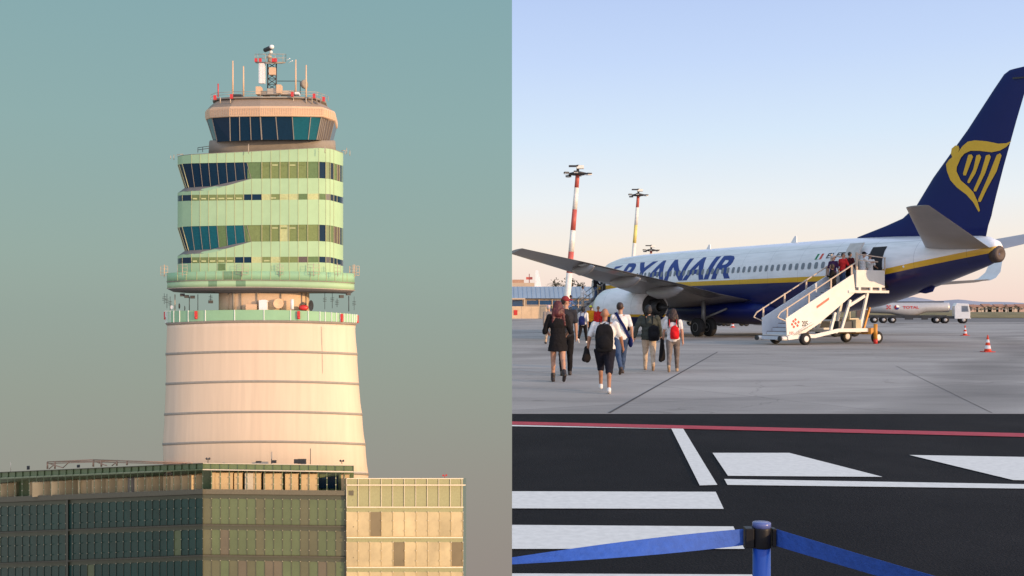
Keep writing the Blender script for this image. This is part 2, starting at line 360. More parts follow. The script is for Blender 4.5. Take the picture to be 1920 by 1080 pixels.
m_dark = M('dark_metal', (.03, .032, .036), .5)
def fr(base, dip):   # arch: the middle of a ring sits 'dip' px higher than its ends
    return lambda L, Rr: (lambda p: base + dip * ((p - (L + Rr) / 2) / ((Rr - L) / 2)) ** 2)
def mullions(b, pxs, y0, y1, L, Rr, bb, nn, w_, mi, out=.03):
    for p in pxs:
        v = ring_pt(p, L, Rr, bb, nn) - out
        b.bar(TP(p, y0(p), v), TP(p, y1(p), v), w_, w_, mi)
# shaft
prof = [(603, 313, 667), (612, 313, 666), (630, 312.5, 667), (659, 311, 670), (672, 311.5, 670), (695, 311.5, 671.5), (715, 311, 673), (730, 310.5, 674), (752, 309.5, 676), (772, 308.5, 679), (790, 308, 680), (810, 306.5, 682), (828, 305, 685), (845, 306, 686), (866, 306, 688), (884, 305, 691), (900, 305.5, 690), (1300, 296, 708)]
b = MB(); b.loft([tring(fr(y, 5)(L, r), L, r) for y, L, r in prof]); b.build('shaft', m_cream, tower, True)
for y in (659, 715, 772, 828, 884):
    L, r = pw([(p[0], p[1]) for p in prof], y), pw([(p[0], p[2]) for p in prof], y)
    b = MB(); b.loft([tring(fr(y + d, 5)(L - e, r + e), L - e, r + e) for d, e in ((-2.2, 0), (-2.2, .9), (2.4, .9), (2.4, 0))]); b.build('seam_ring', m_seam, tower, True)
b = MB(); b.bar(TP(603, 612, -.42 * 177 * KP * .78), TP(605, 700, -.42 * 180 * KP * .78), .05, .05); b.build('cable', m_seam, tower, True)
# lower deck
yT = lambda p: 581 + 9 * max(0, (p - 490) / 180) ** 2 + 2.5 * max(0, (490 - p) / 180) ** 2
yB = lambda p: 600 + 5 * ((p - 490) / 180) ** 2
b = MB(); b.loft([tring(lambda p: yB(p), 311, 669), tring(lambda p: yB(p) + 1.5, 310, 670), tring(lambda p: yB(p) + 5, 312, 668)]); b.build('deck', m_conc2, tower, True)
b = MB(); b.loft([tring(yT, 310, 670), tring(yB, 310, 670)], caps=False, smooth=True); b.loft([tring(lambda p: yT(p) + 4, 312, 668), tring(lambda p: yB(p) + 0, 312, 668)], caps=True, smooth=True, m=0)
b.build('glass_parapet', m_green, tower, True)
for i, p in enumerate([310.2, 312, 315, 319, 326, 337, 353, 385, 440, 495, 545, 578, 600, 610, 622, 631, 638, 645, 651, 656, 661, 665, 668, 669.8]):
    b = MB(); v = ring_pt(p, 310, 670, .42, 2) - .06; b.bar(TP(p, yT(p) - .5, v), TP(p, yB(p) + .3, v), .12, .12); b.build('parapet_post', m_white, tower, True)
for p in (310, 367.5, 560, 641, 670):
    v = ring_pt(p, 310, 670, .42, 2) - .3; b = MB(); q = TP(p, yT(p) + 6, v)
    b.box(q, (.5, .4, 1.1)); b.lathe(q + V((0, 0, -1.1)), [(.12, 0), (.3, .1), (.3, .5), (.12, .56)], n=10)
    b.build('obstruction_lamp', m_redl, tower, True)
# core between the decks
b = MB(); b.loft([tring(y, 410, 580, .7, 3.0, 24) for y in (602, 540)]); b.build('core', M('tan_core', (.66, .47, .30), .7, var=.07), tower, True)
for p in (428, 438, 452, 482, 527, 566, 574):
    b = MB(); v = ring_pt(p, 410, 580, .7, 3) - .2; b.tube(TP(p, 588, v), TP(p, 545, v), .1 if p != 438 else .25); b.build('pipe', m_conc2, tower, True)
b = MB(); b.box(TP(494, 572, -7.4), (1.6, .9, 2.0)); b.prism([TP(484.5, 566, -7.9), TP(503, 566, -7.9), TP(497, 562, -7.9), TP(490, 562, -7.9)], (0, .9, 0)); b.build('cabinet', m_white, tower, True)
b = MB(); b.box(TP(472, 577, -7.2), (2.2, .9, 1.4)); b.build('cabinet', m_fascia, tower, True)
def dish(px, py, r, v, mt, ax=(.3, -1, .1)):
    b = MB(); b.lathe(TP(px, py, v), [(.05, -.3 * r), (.6 * r, -.22 * r), (r, 0), (r * .92, .02), (.5 * r, -.14 * r), (.03, -.2 * r)], ax, 20); b.build('dish_antenna', mt, tower, True)
dish(522, 569, 1.05, -7.6, m_fascia); dish(583, 573, 1.1, -6, m_dark, (1, -.3, 0)); dish(346, 578, .55, -3, m_dark, (-1, -.4, 0)); dish(321.5, 576, .4, -2, m_white, (-.3, -1, .1)); dish(336, 574, .6, -2.4, m_dark, (-1, -.1, 0))
b = MB(); b.sphere(TP(569, 577, -7), (1.0, .6, .6)); b.build('red_cover', m_redl, tower, True)
b = MB(); b.tube(TP(548, 580, -7.8), TP(548, 561, -7.8), .33); b.build('flue', m_white, tower, True)
for px, y0, y1, r in ((308, 570, 550, .04), (313, 578, 551, .05), (319, 582, 556, .05), (328, 582, 552, .1), (355, 582, 556, .08), (371, 583, 552, .07), (395, 566, 552, .05), (609, 580, 545, .05), (623, 578, 546, .05), (632, 576, 560, .05), (654, 584, 555, .09), (664, 582, 556, .04)):
    b = MB(); b.tube(TP(px, y0, -2), TP(px, y1, -2), r, n=6)
    if r < .06:
        for dy in (-3, 0, 3): b.tube(TP(px - 3.5, (y0 + y1) / 2 + dy, -2), TP(px + 3.5, (y0 + y1) / 2 + dy - 1, -2), .04, n=5)
    b.build('antenna_mast', m_dark if r != .1 else m_steel, tower, True)
for px, py in ((350, 556), (342, 553), (395, 566), (653, 551), (361, 557), (640, 556), (510, 543)):
    b = MB(); b.box(TP(px, py, -3.5), (.9, .6, .6), rz=.4); b.box(TP(px, py, -3.5) + V((.1, -.34, 0)), (.8, .06, .5), rz=.4); b.build('floodlight', m_dark if px != 510 else m_white, tower, True)
# ring balcony under the upper block
bT = lambda p: 508.5 + 3.5 * ((p - 489) / 176) ** 4 + 1.0 * (p > 489) * ((p - 489) / 176)
bM = lambda p: 524.5 + 3 * ((p - 489) / 176) ** 4 + 2.5 * (p > 489) * ((p - 489) / 176)
bB = lambda p: 537.5 + 2.5 * ((p - 489) / 176) ** 4 + 3.5 * (p > 489) * ((p - 489) / 176)
BL, BR, BN, BB = 313, 665, 3.2, .48
bc = [313, 313.6, 315, 318.5, 325, 333, 349, 369, 386, 405, 418, 436, 453, 472, 490, 507, 525, 543, 561, 582, 597, 612, 628, 643, 651, 657, 661, 663.5, 664.6, 665]
b = MB(); b.loft([tring(bT, BL, BR, BB, BN, cols=bc), tring(bM, BL, BR, BB, BN, cols=bc)], smooth=True, mf=lambda i, j: 1 if j in (10, 11) else 0)
mullions(b, bc[5:25], bT, bM, BL, BR, BB, BN, .07, 2)
b.build('balcony_panels', [m_green, M('balcony_glass', (.17, .29, .17), .4, spec=.2), m_mull], tower, True)
b = MB(); b.loft([tring(lambda p: bM(p), BL, BR, BB, BN, cols=bc), tring(lambda p: bM(p), BL - .8, BR + .8, BB, BN, cols=None, k=29), tring(lambda p: bM(p) + 1.4, BL - .8, BR + .8, BB, BN, k=29), tring(lambda p: bM(p) + 1.4, BL, BR, BB, BN, cols=bc)], caps=True); b.build('balcony_rail', m_conc2, tower, True)
b = MB(); b.loft([tring(lambda p: bM(p) + 1.4, BL + .6, BR - .6, BB, BN, k=29), tring(bB, BL + .4, BR - .4, BB, BN, k=29)], smooth=True, mf=lambda i, j: 1 if j in (9, 12) else 0); b.build('balcony_skirt', [m_green2, M('balcony_glass', (.17, .29, .17)) ], tower, True)
b = MB(); b.loft([tring(bB, BL - .5, BR + .5, BB, BN, k=29), tring(lambda p: bB(p) + 1.6, BL - .5, BR + .5, BB, BN, k=29)]); b.build('balcony_edge', m_steel, tower, True)
b = MB()
b.loft([tring(lambda p: bB(p) + 1.6, BL, BR, BB, BN, k=30), tring(lambda p: bB(p) + 8, BL + 12, BR - 8, BB * .95, 2.8, k=30), tring(549.5, 350, 640, BB * .8, 2.5, k=30), tring(549, 405, 585, .7, 3, k=30)])
b.build('soffit', m_sofit, tower, True)
# upper block
UL, UR, UN, UB = 333, 643.5, 3.4, .5
uc = [333, 333.3, 334.2, 336, 339, 342, 359, 375, 391, 407, 424, 440, 457, 472, 491, 508, 525, 542, 559, 577, 598, 611, 619, 626, 632, 637, 640.5, 642.5, 643.3, 643.5]
def E(*t): return lambda p: pw(t, p)
E0 = E((333, 294), (345, 290.5), (470, 284), (600, 277), (622, 279), (643, 287))
E1 = E((333, 309), (345, 306.5), (470, 304), (600, 303), (620, 304.5), (643, 311))
E2 = E((333, 362), (342, 359), (395, 356.5), (472, 335), (600, 334), (620, 335.5), (643, 342))
E3 = E((333, 367), (345, 365.5), (600, 363), (620, 364), (643, 370))
E4 = E((333, 378), (345, 376.5), (600, 374), (620, 375.5), (643, 382))
E5 = E((333, 427), (345, 424.5), (470, 422), (600, 421), (620, 422.5), (643, 428))
E6 = E((333, 480), (342, 477), (395, 474.5), (472, 453), (600, 452), (620, 453.5), (643, 460))
E7 = E((333, 485), (345, 482.5), (600, 481), (620, 482), (643, 488))
E8 = E((333, 495), (345, 493.5), (600, 492), (620, 493), (643, 499))
E9 = E((333, 513), (345, 514), (643, 514))
def uring(y, ins=0): return tring(y, UL, UR, UB, UN, cols=uc, inset=ins)
def band(name, a, c, mats, mf=None, w_=.06, sel=(6, 24)):
    b = MB(); b.loft([uring(a), uring(c)], smooth=False, mf=mf); mullions(b, uc[sel[0]:sel[1]], a, c, UL, UR, UB, UN, w_, len(mats)); return b.build(name, mats + [m_mull], tower, True)
for a, c in ((E0, E1), (E2, E3), (E4, E5), (E6, E7), (E8, E9)):
    band('panel_band', a, c, [m_green2])
gl = [m_dglass, m_gglass, m_oglass, m_lglass, m_bglass, m_tglass]
def strip1(i, j):
    return {5: 0, 6: 2, 7: 2, 8: 2, 9: 2, 10: 2, 11: 2, 12: 0, 13: 0, 14: 3, 15: 2, 16: 3, 17: 3, 18: 1, 19: 3, 20: 1}.get(j, 0)
def strip2(i, j):
    return {5: 0, 6: 2, 7: 2, 8: 2, 9: 2, 10: 2, 11: 0, 12: 0, 13: 3, 14: 2, 15: 3, 16: 2, 17: 2, 18: 4, 19: 1}.get(j, 0)
band('strip_window', E3, E4, gl, strip1, .09, (5, 25)); band('strip_window', E7, E8, gl, strip2, .09, (5, 25))
# pale blinds behind the strip windows
for ye, cols_, hh in ((E3, (367, 383, 399, 415, 431, 448, 512, 530), 4), (E7, (367, 383, 399, 415, 431, 500, 520), 4)):
    for p in cols_:
        b = MB(); v = ring_pt(p, UL, UR, UB, UN) - .06; b.hexa([TP(p + dx, ye(p) + dy, v + dv) for dv in (0, .04) for dx, dy in ((-5.5, 6), (5.5, 6), (5.5, 8.6), (-5.5, 8.6))]); b.build('pale_strip', m_lglass, tower, True)
# right hand window bands between the slanted bays and the corner
for (ea, ec, tbl) in ((E1, E((470, 335), (600, 334), (620, 335.5), (643, 342)), {13: 1, 14: 2, 15: 2, 16: 2, 17: 2, 18: 2, 19: 1, 20: 0, 21: 1, 22: 0, 23: 1, 24: 4}),
                      (E5, E((470, 453), (600, 452), (620, 453.5), (643, 460)), {13: 2, 14: 2, 15: 2, 16: 3, 17: 2, 18: 2, 19: 2, 20: 0, 21: 1, 22: 1, 23: 4, 24: 4})):
    ci = list(range(13, len(uc))); cs = [uc[i] for i in ci]; cs[0] = 464
    b = MB()
    for i in range(len(cs) - 1):
        p, q = cs[i], cs[i + 1]; vp, vq = ring_pt(p, UL, UR, UB, UN) + .12, ring_pt(q, UL, UR, UB, UN) + .12
        b.add([TP(p, ea(p), vp), TP(q, ea(q), vq), TP(q, ec(q), vq), TP(p, ec(p), vp)], [(0, 1, 2, 3)], tbl.get(ci[i], 1 if i % 2 else 0))
    # back of the band
    b.loft([tring(ea, UL + 60, UR, UB * .9, UN, k=20, inset=3), tring(ec, UL + 60, UR, UB * .9, UN, k=20, inset=3)], m=0)
    mullions(b, uc[14:26], ea, ec, UL, UR, UB, UN, .11, len(gl))
    b.build('window_band', gl + [m_mull], tower, True)
    # pale strips whose colour imitates interior ceiling lights and partitions
    for k, p in enumerate((500, 516, 533, 549, 566)):
        b = MB(); v = ring_pt(p, UL, UR, UB, UN) + .02
        dy = (5, 4.5, 5, 5, 4.5)[k]; hh = (2.2, 2.6, 2.2, 2.4, 2.2)[k]
        b.hexa([TP(p + dx, ea(p) + dy + yy, v + dv) for dv in (0, .05) for dx, yy in ((-6, 0), (5, 0), (5, hh), (-6, hh))]); b.build('pale_strip', m_lglass if k % 2 else m_oglass, tower, True)
# slanted glass bays on the left
for k, (ya, y0) in enumerate(((E1, 0), (E5, 118))):
    tp = [333.6, 336, 342, 359, 375, 391, 407, 424, 440, 457, 463]
    bt = [(347, 352), (350, 352), (354, 351.5), (365, 351), (380, 350), (395, 349.5), (411, 346), (427, 342.5), (443, 339), (460, 336), (471, 334.5)]
    top = [TP(p, ya(p), ring_pt(p, UL, UR, UB, UN) + .1) for p in tp]
    bot = [TP(p, y + y0, ring_pt(p, UL, UR, UB, UN) + lerp(1.8, .15, i / 10)) for i, (p, y) in enumerate(bt)]
    sill = [TP(p, E2(p) + y0, ring_pt(p, UL, UR, UB, UN)) for p in (333.4, 335, 339, 350, 365, 395, 411, 427, 443, 460, 472)]
    b = MB()
    for i in range(10):
        mi = 0 if k == 0 else (0, 0, 1, 1, 1, 1, 2, 1, 1, 2)[i]
        b.add([top[i], top[i + 1], bot[i + 1], bot[i]], [(0, 1, 2, 3)], mi)
    for i in range(11): b.bar(top[i] + V((0, -.08, 0)), bot[i] + V((0, -.08, 0)), .13 if i < 3 else .06, .14 if i < 3 else .08, 3 if i < 3 else 4)
    b.build('slanted_window', [m_dglass, m_tglass, m_gglass, m_mull, m_conc2], tower, True)
    b = MB(); b.loft([bot, sill], closed=False, smooth=False); b.build('window_sill', m_sill, tower, True)
    b = MB(); b.loft([tring(ya, UL + 22, UR - 100, UB * .7, UN, k=20, inset=4), tring(lambda p: 352 + y0, UL + 22, UR - 100, UB * .7, UN, k=20, inset=4)]); b.build('bay_interior', m_dark, tower, True)
b = MB(); v = ring_pt(416, UL, UR, UB, UN) - .05; b.hexa([TP(416 + dx, 501 + dy, v + dv) for dv in (0, .05) for dx, dy in ((-7, -7), (7, -7), (7, 6), (-7, 6))]); b.build('vent_window', m_gglass, tower, True)
b = MB(); b.loft([uring(lambda p: E0(p) - .8), uring(lambda p: E0(p) + .4)]); b.build('parapet_cap', m_conc2, tower, True)
for px, s_ in ((454, 1), (588, 1), (525, .5), (342, .8), (633, .5), (308, .6), (665, .8), (662, .6)):
    v = -9.6 if 340 < px < 640 else -3
    b = MB(); q = TP(px, 506 if 320 < px < 650 else 508, v)
    b.tube(q + V((0, 0, -1.3)), q + V((0, 0, 1.3)), .07, n=6)
    for dz in (-.9, -.3, .4, 1.0): b.tube(q + V((-1.2 * s_, 0, dz)), q + V((1.2 * s_, 0, dz)), .035, n=5)
    for dx in (-1.2, 1.2): b.tube(q + V((dx * s_, 0, -.9)), q + V((dx * s_, 0, 1.0)), .035, n=5)
    b.build('antenna_panel', m_steel if px < 640 and px > 320 else m_fascia, tower, True)
# roof terrace, cab
b = MB(); b.loft([tring(y, L, r, .5, 3, 30) for y, L, r in ((288, 391, 630), (266, 392, 629), (263, 394, 627))]); b.build('cab_base', m_conc2, tower, True)
for pts in ([(371, 286), (371, 277), (392, 274)], [(371, 281), (392, 278)], [(380, 285), (380, 276)]):
    b = MB(); b.path([TP(x, y, -6) for x, y in pts], .06); b.build('railing', m_dark, tower, True)
for px, pts in ((332, [(332, 292), (332, 290), (343, 289), (343, 291)]), (645, [(640, 283), (647, 282), (647, 290)]), (466, [(466, 270), (466, 288)]), (609, [(609, 274), (609, 287)]), (650, [(650, 288), (650, 277)]), (326, [(326, 300), (326, 290)]), (656, [(656, 292), (656, 282)]), (320, [(320, 298), (320, 292)])):
    b = MB(); b.path([TP(x, y, -9.5 if 350 < px < 620 else -2) for x, y in pts], .07); b.build('terrace_antenna', m_steel, tower, True)
# cab plan is a polygon: facets between these columns
ct = [387, 397, 431, 449, 469, 488, 517, 548, 583, 603, 612, 628]
cb = [401, 407, 432, 450, 471, 491, 521, 551, 578, 594, 604, 617]
vt = [-.5, -6, -9.2, -9.8, -10, -10.2, -10.1, -9.7, -9.2, -8.2, -5.5, -.5]
yt = lambda p: pw([(387, 222), (397, 219), (488, 216), (600, 217), (612, 219), (628, 223)], p)
yb = lambda p: pw([(400, 266), (490, 262), (600, 262), (617, 266)], p)
top = [TP(p, yt(p), v) for p, v in zip(ct, vt)]; bot = [TP(p, yb(p), v * .9) for p, v in zip(cb, vt)]
b = MB()
for i in range(11):
    b.add([top[i], top[i + 1], bot[i + 1], bot[i]], [(0, 1, 2, 3)], {7: 1, 8: 1, 9: 2, 10: 2, 0: 3}.get(i, 0))
bkT = [V((p.x * 1.03, D + 8, p.z)) for p in (top[-1], top[0])]; bkB = [V((p.x * 1.03, D + 8, p.z)) for p in (bot[-1], bot[0])]
b.add([top[-1], bkT[0], bkB[0], bot[-1]], [(0, 1, 2, 3)]); b.add([bkT[0], bkT[1], bkB[1], bkB[0]], [(0, 1, 2, 3)]); b.add([bkT[1], top[0], bot[0], bkB[1]], [(0, 1, 2, 3)])
b.add(bot + bkB, [list(range(14))])
for i in range(12): b.bar(top[i] + V((0, -.06, 0)), bot[i] + V((0, -.06, 0)), .2 if i in (1, 5, 9) else .12, .14, 4)
for i, q in ((9, .33), (9, .66), (10, .3), (10, .6)):
    b.bar(lerp(top[i], top[i + 1], q) + V((0, -.06, 0)), lerp(bot[i], bot[i + 1], q) + V((0, -.06, 0)), .12, .12, 4)
b.build('cab_glazing', [m_dglass, m_tglass, m_bglass, m_tglass, m_conc2], tower, True)
# cab roof: rounded fascia, sloping roof, deck
def cring(cols_, ys, vs, dv=0):
    f_ = [TP(p, y, v + dv) for p, y, v in zip(cols_, ys, vs)]
    return f_ + [V((f_[-1].x * 1.03, D + 8, f_[-1].z)), V((f_[0].x * 1.03, D + 8, f_[0].z))]
fx = [385, 394, 430, 488, 548, 606, 616, 629.5]; fv = [-.4, -6.5, -9.6, -10.7, -10.2, -8.8, -6, -.4]
fo = [223, 219.5, 217.5, 216.8, 216.8, 218, 221, 226]
def fl(dx, dy, sc): return cring([490 + (p - 490) * sc for p in fx], [y + dy for y in fo], [v * sc for v in fv])
b = MB(); b.loft([fl(0, 1.5, .985), fl(0, 0, .997), fl(0, -5, 1.0), fl(0, -12, .998), fl(0, -16.5, .985), fl(0, -18, .965)], smooth=False)
for i in range(len(fx) - 1):
    k = int((fx[i + 1] - fx[i]) / 3.2)
    for j in range(k):
        t_ = j / k; A = TP(lerp(fx[i], fx[i + 1], t_), lerp(fo[i], fo[i + 1], t_) - 2, lerp(fv[i], fv[i + 1], t_) - .03); b.bar(A, A + V((0, 0, 12 * KP)), .05, .06, 1)
b.build('roof_fascia', [m_fascia, M('fascia_rib', (.48, .31, .19), .6)], tower, True)
b = MB(); b.loft([fl(0, -17.5, .968), fl(0, -24, .91), fl(0, -32, .82)], smooth=False); b.build('cab_roof', m_roofm, tower, True)
b = MB(); b.loft([fl(0, -33, .87), fl(0, -36, .87)], smooth=False); b.build('roof_deck', m_conc2, tower, True)
b = MB(); rp = [TP(490 + (p - 490) * .9, y - 36, v * .88) for p, y, v in zip(fx, fo, fv)]
for up in (.5, 1.0): b.path([p + V((0, 0, up)) for p in rp], .045, 6)
for p in rp: b.tube(p, p + V((0, 0, 1.0)), .05, n=6)
b.build('roof_railing', m_steel, tower, True)
for p in (413, 432, 491, 550, 574, 585, 594, 601):
    b = MB(); v = -8.5; b.tube(TP(p, 194, v), TP(p, 183, v), .12, n=6); b.build('deck_strut', m_steel, tower, True)
for px, py in ((403, 183), (434, 181), (548, 177), (589, 180), (607, 186)):
    b = MB(); b.box(TP(px, py, -9.3), (.5, .4, .9)); b.build('obstruction_lamp', m_redl, tower, True)
for px, a, c in ((409, 182, 157), (436.5, 181, 114), (456.5, 180, 124), (554.5, 176, 112), (574, 190, 122)):
    b = MB(); b.tube(TP(px, a, -5), TP(px, c, -5), .17 if px != 409 else .12, .13); b.build('whip_antenna', m_fascia if px != 409 else m_redl, tower, True)
# roof plant
for px, py, w_, h_, mt in ((513, 173, 2.2, 1.2, m_steel), (486, 171, 1.0, 1.6, m_fascia), (524, 168, .9, 1.7, m_fascia), (540, 175, 3.2, .8, m_steel), (446, 180, 1.8, .4, m_dark), (558, 176.5, .8, .5, m_white), (498, 175.5, 1.4, .8, m_conc2)):
    b = MB(); b.box(TP(px, py, -4 - (px % 7) * .13), (w_, 1.6, h_)); b.build('roof_unit', mt, tower, True)
# lattice mast
b = MB()
for sx_ in (502, 518):
    for v in (-2.2, 0): b.tube(TP(sx_, 181, v), TP(sx_, 118, v), .14, n=6)
for i in range(6):
    ya_, yc_ = 178 - i * 10, 168 - i * 10
    b.tube(TP(502, ya_, -2.2), TP(518, yc_, -2.2), .08, n=5); b.tube(TP(518, ya_, -2.2), TP(502, yc_, -2.2), .08, n=5)
    b.tube(TP(502, ya_, -2.2), TP(518, ya_, -2.2), .08, n=5); b.tube(TP(518, ya_, -2.2), TP(518, yc_, 0), .08, n=5)
b.build('lattice_mast', m_dark, tower, True)
b = MB(); b.box(TP(491.5, 138, -3), (1.2, .7, 4.1))
for i in range(4): b.box(TP(487.5 + i * 2.7, 138, -3.4), (.1, .1, 4.1))
b.build('panel_antenna', m_white, tower, True)
b = MB(); b.box(TP(511, 134, -2.6), (1.3, .8, 1.5)); b.build('equipment_box', m_fascia, tower, True)
b = MB(); b.path([TP(520, 152, -2), TP(563, 152, -2), TP(563, 176, -2)], .07); b.build('antenna_boom', m_dark, tower, True)
b = MB(); b.lathe(TP(571, 158, -3), [(.1, -.6), (.75, -.5), (.95, -.1), (.95, .15), (.8, .3)], (1, -.5, .05), 18); b.build('drum_antenna', m_conc2, tower, True)
b = MB(); b.loft([[TP(507 + 30 * math.cos(t) * s_, y, -1.2 + 2.6 * math.sin(t)) for t in [2 * math.pi * i / 10 for i in range(10)]] for y, s_ in ((119.5, .7), (118.5, .93), (116, .95))], smooth=False); b.build('mast_platform', m_conc2, tower, True)
b = MB(); pr = [TP(507 + 29 * math.cos(2 * math.pi * i / 10), 116, -1.2 + 2.6 * math.sin(2 * math.pi * i / 10)) for i in range(11)]
for up in (.8, 1.6): b.path([p + V((0, 0, up)) for p in pr], .045, 5)
for p in pr: b.tube(p, p + V((0, 0, 1.6)), .05, n=5)
b.build('platform_railing', m_steel, tower, True)
for px in (480, 488, 512, 517): b = MB(); b.box(TP(px, 113, -3.9), (.5, .4, .7)); b.build('obstruction_lamp', m_redl, tower, True)
b = MB(); b.lathe(TP(505, 116, -1.2), [(.35, 0), (.3, .8), (.55, .9), (.55, 1.2), (.2, 1.3), (.2, 1.7)], n=14); b.build('radar_pedestal', m_steel, tower, True)
b = MB(); b.sphere(TP(508, 97.5, -1.4), .35); b.build('radar_hub', m_white, tower, True)
b = MB(); b.tube(TP(497, 94, -.6), TP(509, 89, -2.4), .45, .45, n=14); b.build('radar_bar', m_dark, tower, True)
b = MB(); b.sphere(TP(509.5, 88, -2.5), (.5, .45, .45)); b.build('radar_cap', m_white, tower, True)
for px, y in ((548, 114), (543, 110)): b = MB(); b.sphere(TP(px, y, -1), .13); b.tube(TP(px - 8, y + 4, -1), TP(px, y, -1), .04, n=5); b.build('anemometer', m_white, tower, True)
# ------------------------------------------------------------------ glass office buildings
class Face:
    def __init__(s, pa, Ya, pb, Yb):
        s.a = V(((pa - CXP) / FP * Ya, Ya)); s.b = V(((pb - CXP) / FP * Yb, Yb)); d = (s.b - s.a).normalized()
        s.n = V((d.y, -d.x)); s.d = d
    def p(s, px, py, out=0.0):
        a = s.a + s.n * out; k = (px - CXP) / FP
        t = (k * a.y - a.x) / (s.d.x - k * s.d.y)
        q = a + s.d * t
        return V((q.x, q.y, CH + (HY - py) / FP * q.y))
    def quad(s, b, x0, x1, yt, yb, out=0.0, m=0):
        b.add([s.p(x0, yt(x0), out), s.p(x1, yt(x1), out), s.p(x1, yb(x1), out), s.p(x0, yb(x0), out)], [(0, 1, 2, 3)], m)
    def slab(s, b, x0, x1, yt, yb, o0, o1, m=0):
        b.hexa([s.p(x0, yb(x0), o0), s.p(x1, yb(x1), o0), s.p(x1, yb(x1), o1), s.p(x0, yb(x0), o1), s.p(x0, yt(x0), o0), s.p(x1, yt(x1), o0), s.p(x1, yt(x1), o1), s.p(x0, yt(x0), o1)], m)
def ln(x0, y0, x1, y1): return lambda p: y0 + (y1 - y0) * (p - x0) / (x1 - x0)
m_pg = [M('facade_glass_green', (.105, .135, .06), .25, var=.15, scale=.15, spec=.7), M('facade_glass_olive', (.115, .115, .06), .25, var=.15, scale=.15, spec=.7), M('facade_glass_brown', (.13, .11, .07), .25, var=.15, scale=.15, spec=.7), M('facade_glass_shaded', (.017, .055, .045), .22, var=.2, scale=.15, spec=.4), M('facade_spandrel', (.075, .08, .05), .4, var=.1, scale=.2)]
m_frame = M('facade_frame', (.085, .08, .055), .55)
m_bolt = M('facade_fitting', (.5, .44, .3), .4, metal=.3)
m_canopy = M('pale_canopy', (.62, .55, .42), .5)
m_beige = M('beige_plant_box', (.62, .46, .25), .7, var=.08, scale=.3)
m_dirtg = M('screen_glass', (.14, .19, .09), .25)
def facade(root, F, x0, x1, step, top, canopy, led0, led1, floors, mats, pick, frm, bolt, name):
    n = max(1, round((x1 - x0) / step)); xs = [lerp(x0, x1, i / n) for i in range(n + 1)]
    low = ln(x0, 1340, x1, 1340)
    # body behind the glass
    b = MB(); F.slab(b, x0, x1, led1, low, 0, -6); b.build('wall', frm, root, True)
    lines = [led1] + floors + [low]
    for a, c in zip(lines, lines[1:]):
        b = MB(); fr_ = MB(); bo = MB()
        at = lambda p: a(p) + 8.5
        ab = lambda p: c(p) - 2.5
        F.slab(b, x0, x1, lambda p: a(p) + 1.2, at, .12, .02, m=len(mats) - 1)
        for i in range(n):
            F.slab(b, xs[i] + .35, xs[i + 1] - .35, at, ab, .16, .03, m=pick(i, lines.index(a)))
        for x in xs:
            F.slab(b, x - .35, x + .35, at, ab, .26, .1, m=len(mats))
            for q in (0, .36, .78):
                yy = lerp(at(x), ab(x), q)
                F.slab(b, x - .75, x + .75, lambda p: yy - .65, lambda p: yy + .65, .5, .26, m=len(mats) + 1)
        b.build('glazing', mats + [frm, bolt], root, True)
        b = MB(); F.slab(b, x0, x1, lambda p: c(p) - 1.2, lambda p: c(p) + 1.0, .55, .05); b.build('floor_ledge', frm if bolt is m_bolt else m_canopy, root, True)
    return xs
office = empty('office_building', (U(380, 1000, 184).x, 186, -74))
tag(office, 'dark olive glass office block with corner and rooftop plant boxes in front of the tower', 'building')
F1 = Face(380, 180, 663, 184); F2 = Face(-40, 252, 380, 180)
t1, c1, l10, l11 = ln(380, 868, 663, 872), ln(380, 880, 663, 884.5), ln(380, 917, 663, 920), ln(380, 926, 663, 929)
fl1 = [ln(380, 984.5, 663, 988), ln(380, 1042, 663, 1045.5)]
t2, c2, l20, l21 = ln(0, 885, 380, 868), ln(0, 897, 380, 880), ln(0, 932, 380, 917), ln(0, 942, 380, 926)
fl2 = [ln(0, 999, 380, 984.5), ln(0, 1057, 380, 1042)]
random.seed(5)
pk = {}
def pick1(i, r):
    return pk.setdefault((i, r), random.choice([0, 0, 0, 1, 1, 2, 2, 1] if r else [0, 0, 1, 0, 1, 0, 1, 0]))
facade(office, F1, 380, 663, 16.9, t1, c1, l10, l11, fl1, m_pg, pick1, m_frame, m_bolt, 'front')
facade(office, F2, -40, 380, 13.7, t2, c2, l20, l21, fl2, m_pg, lambda i, r: 3 if random.random() < .96 else 0, m_frame, m_bolt, 'side')  # side panes take a darker glass colour that imitates shade
b = MB(); F2.slab(b, 123.5, 127.5, lambda p: l21(p), lambda p: 1340, .5, .05); b.build('corner_strip', m_frame, office, True)
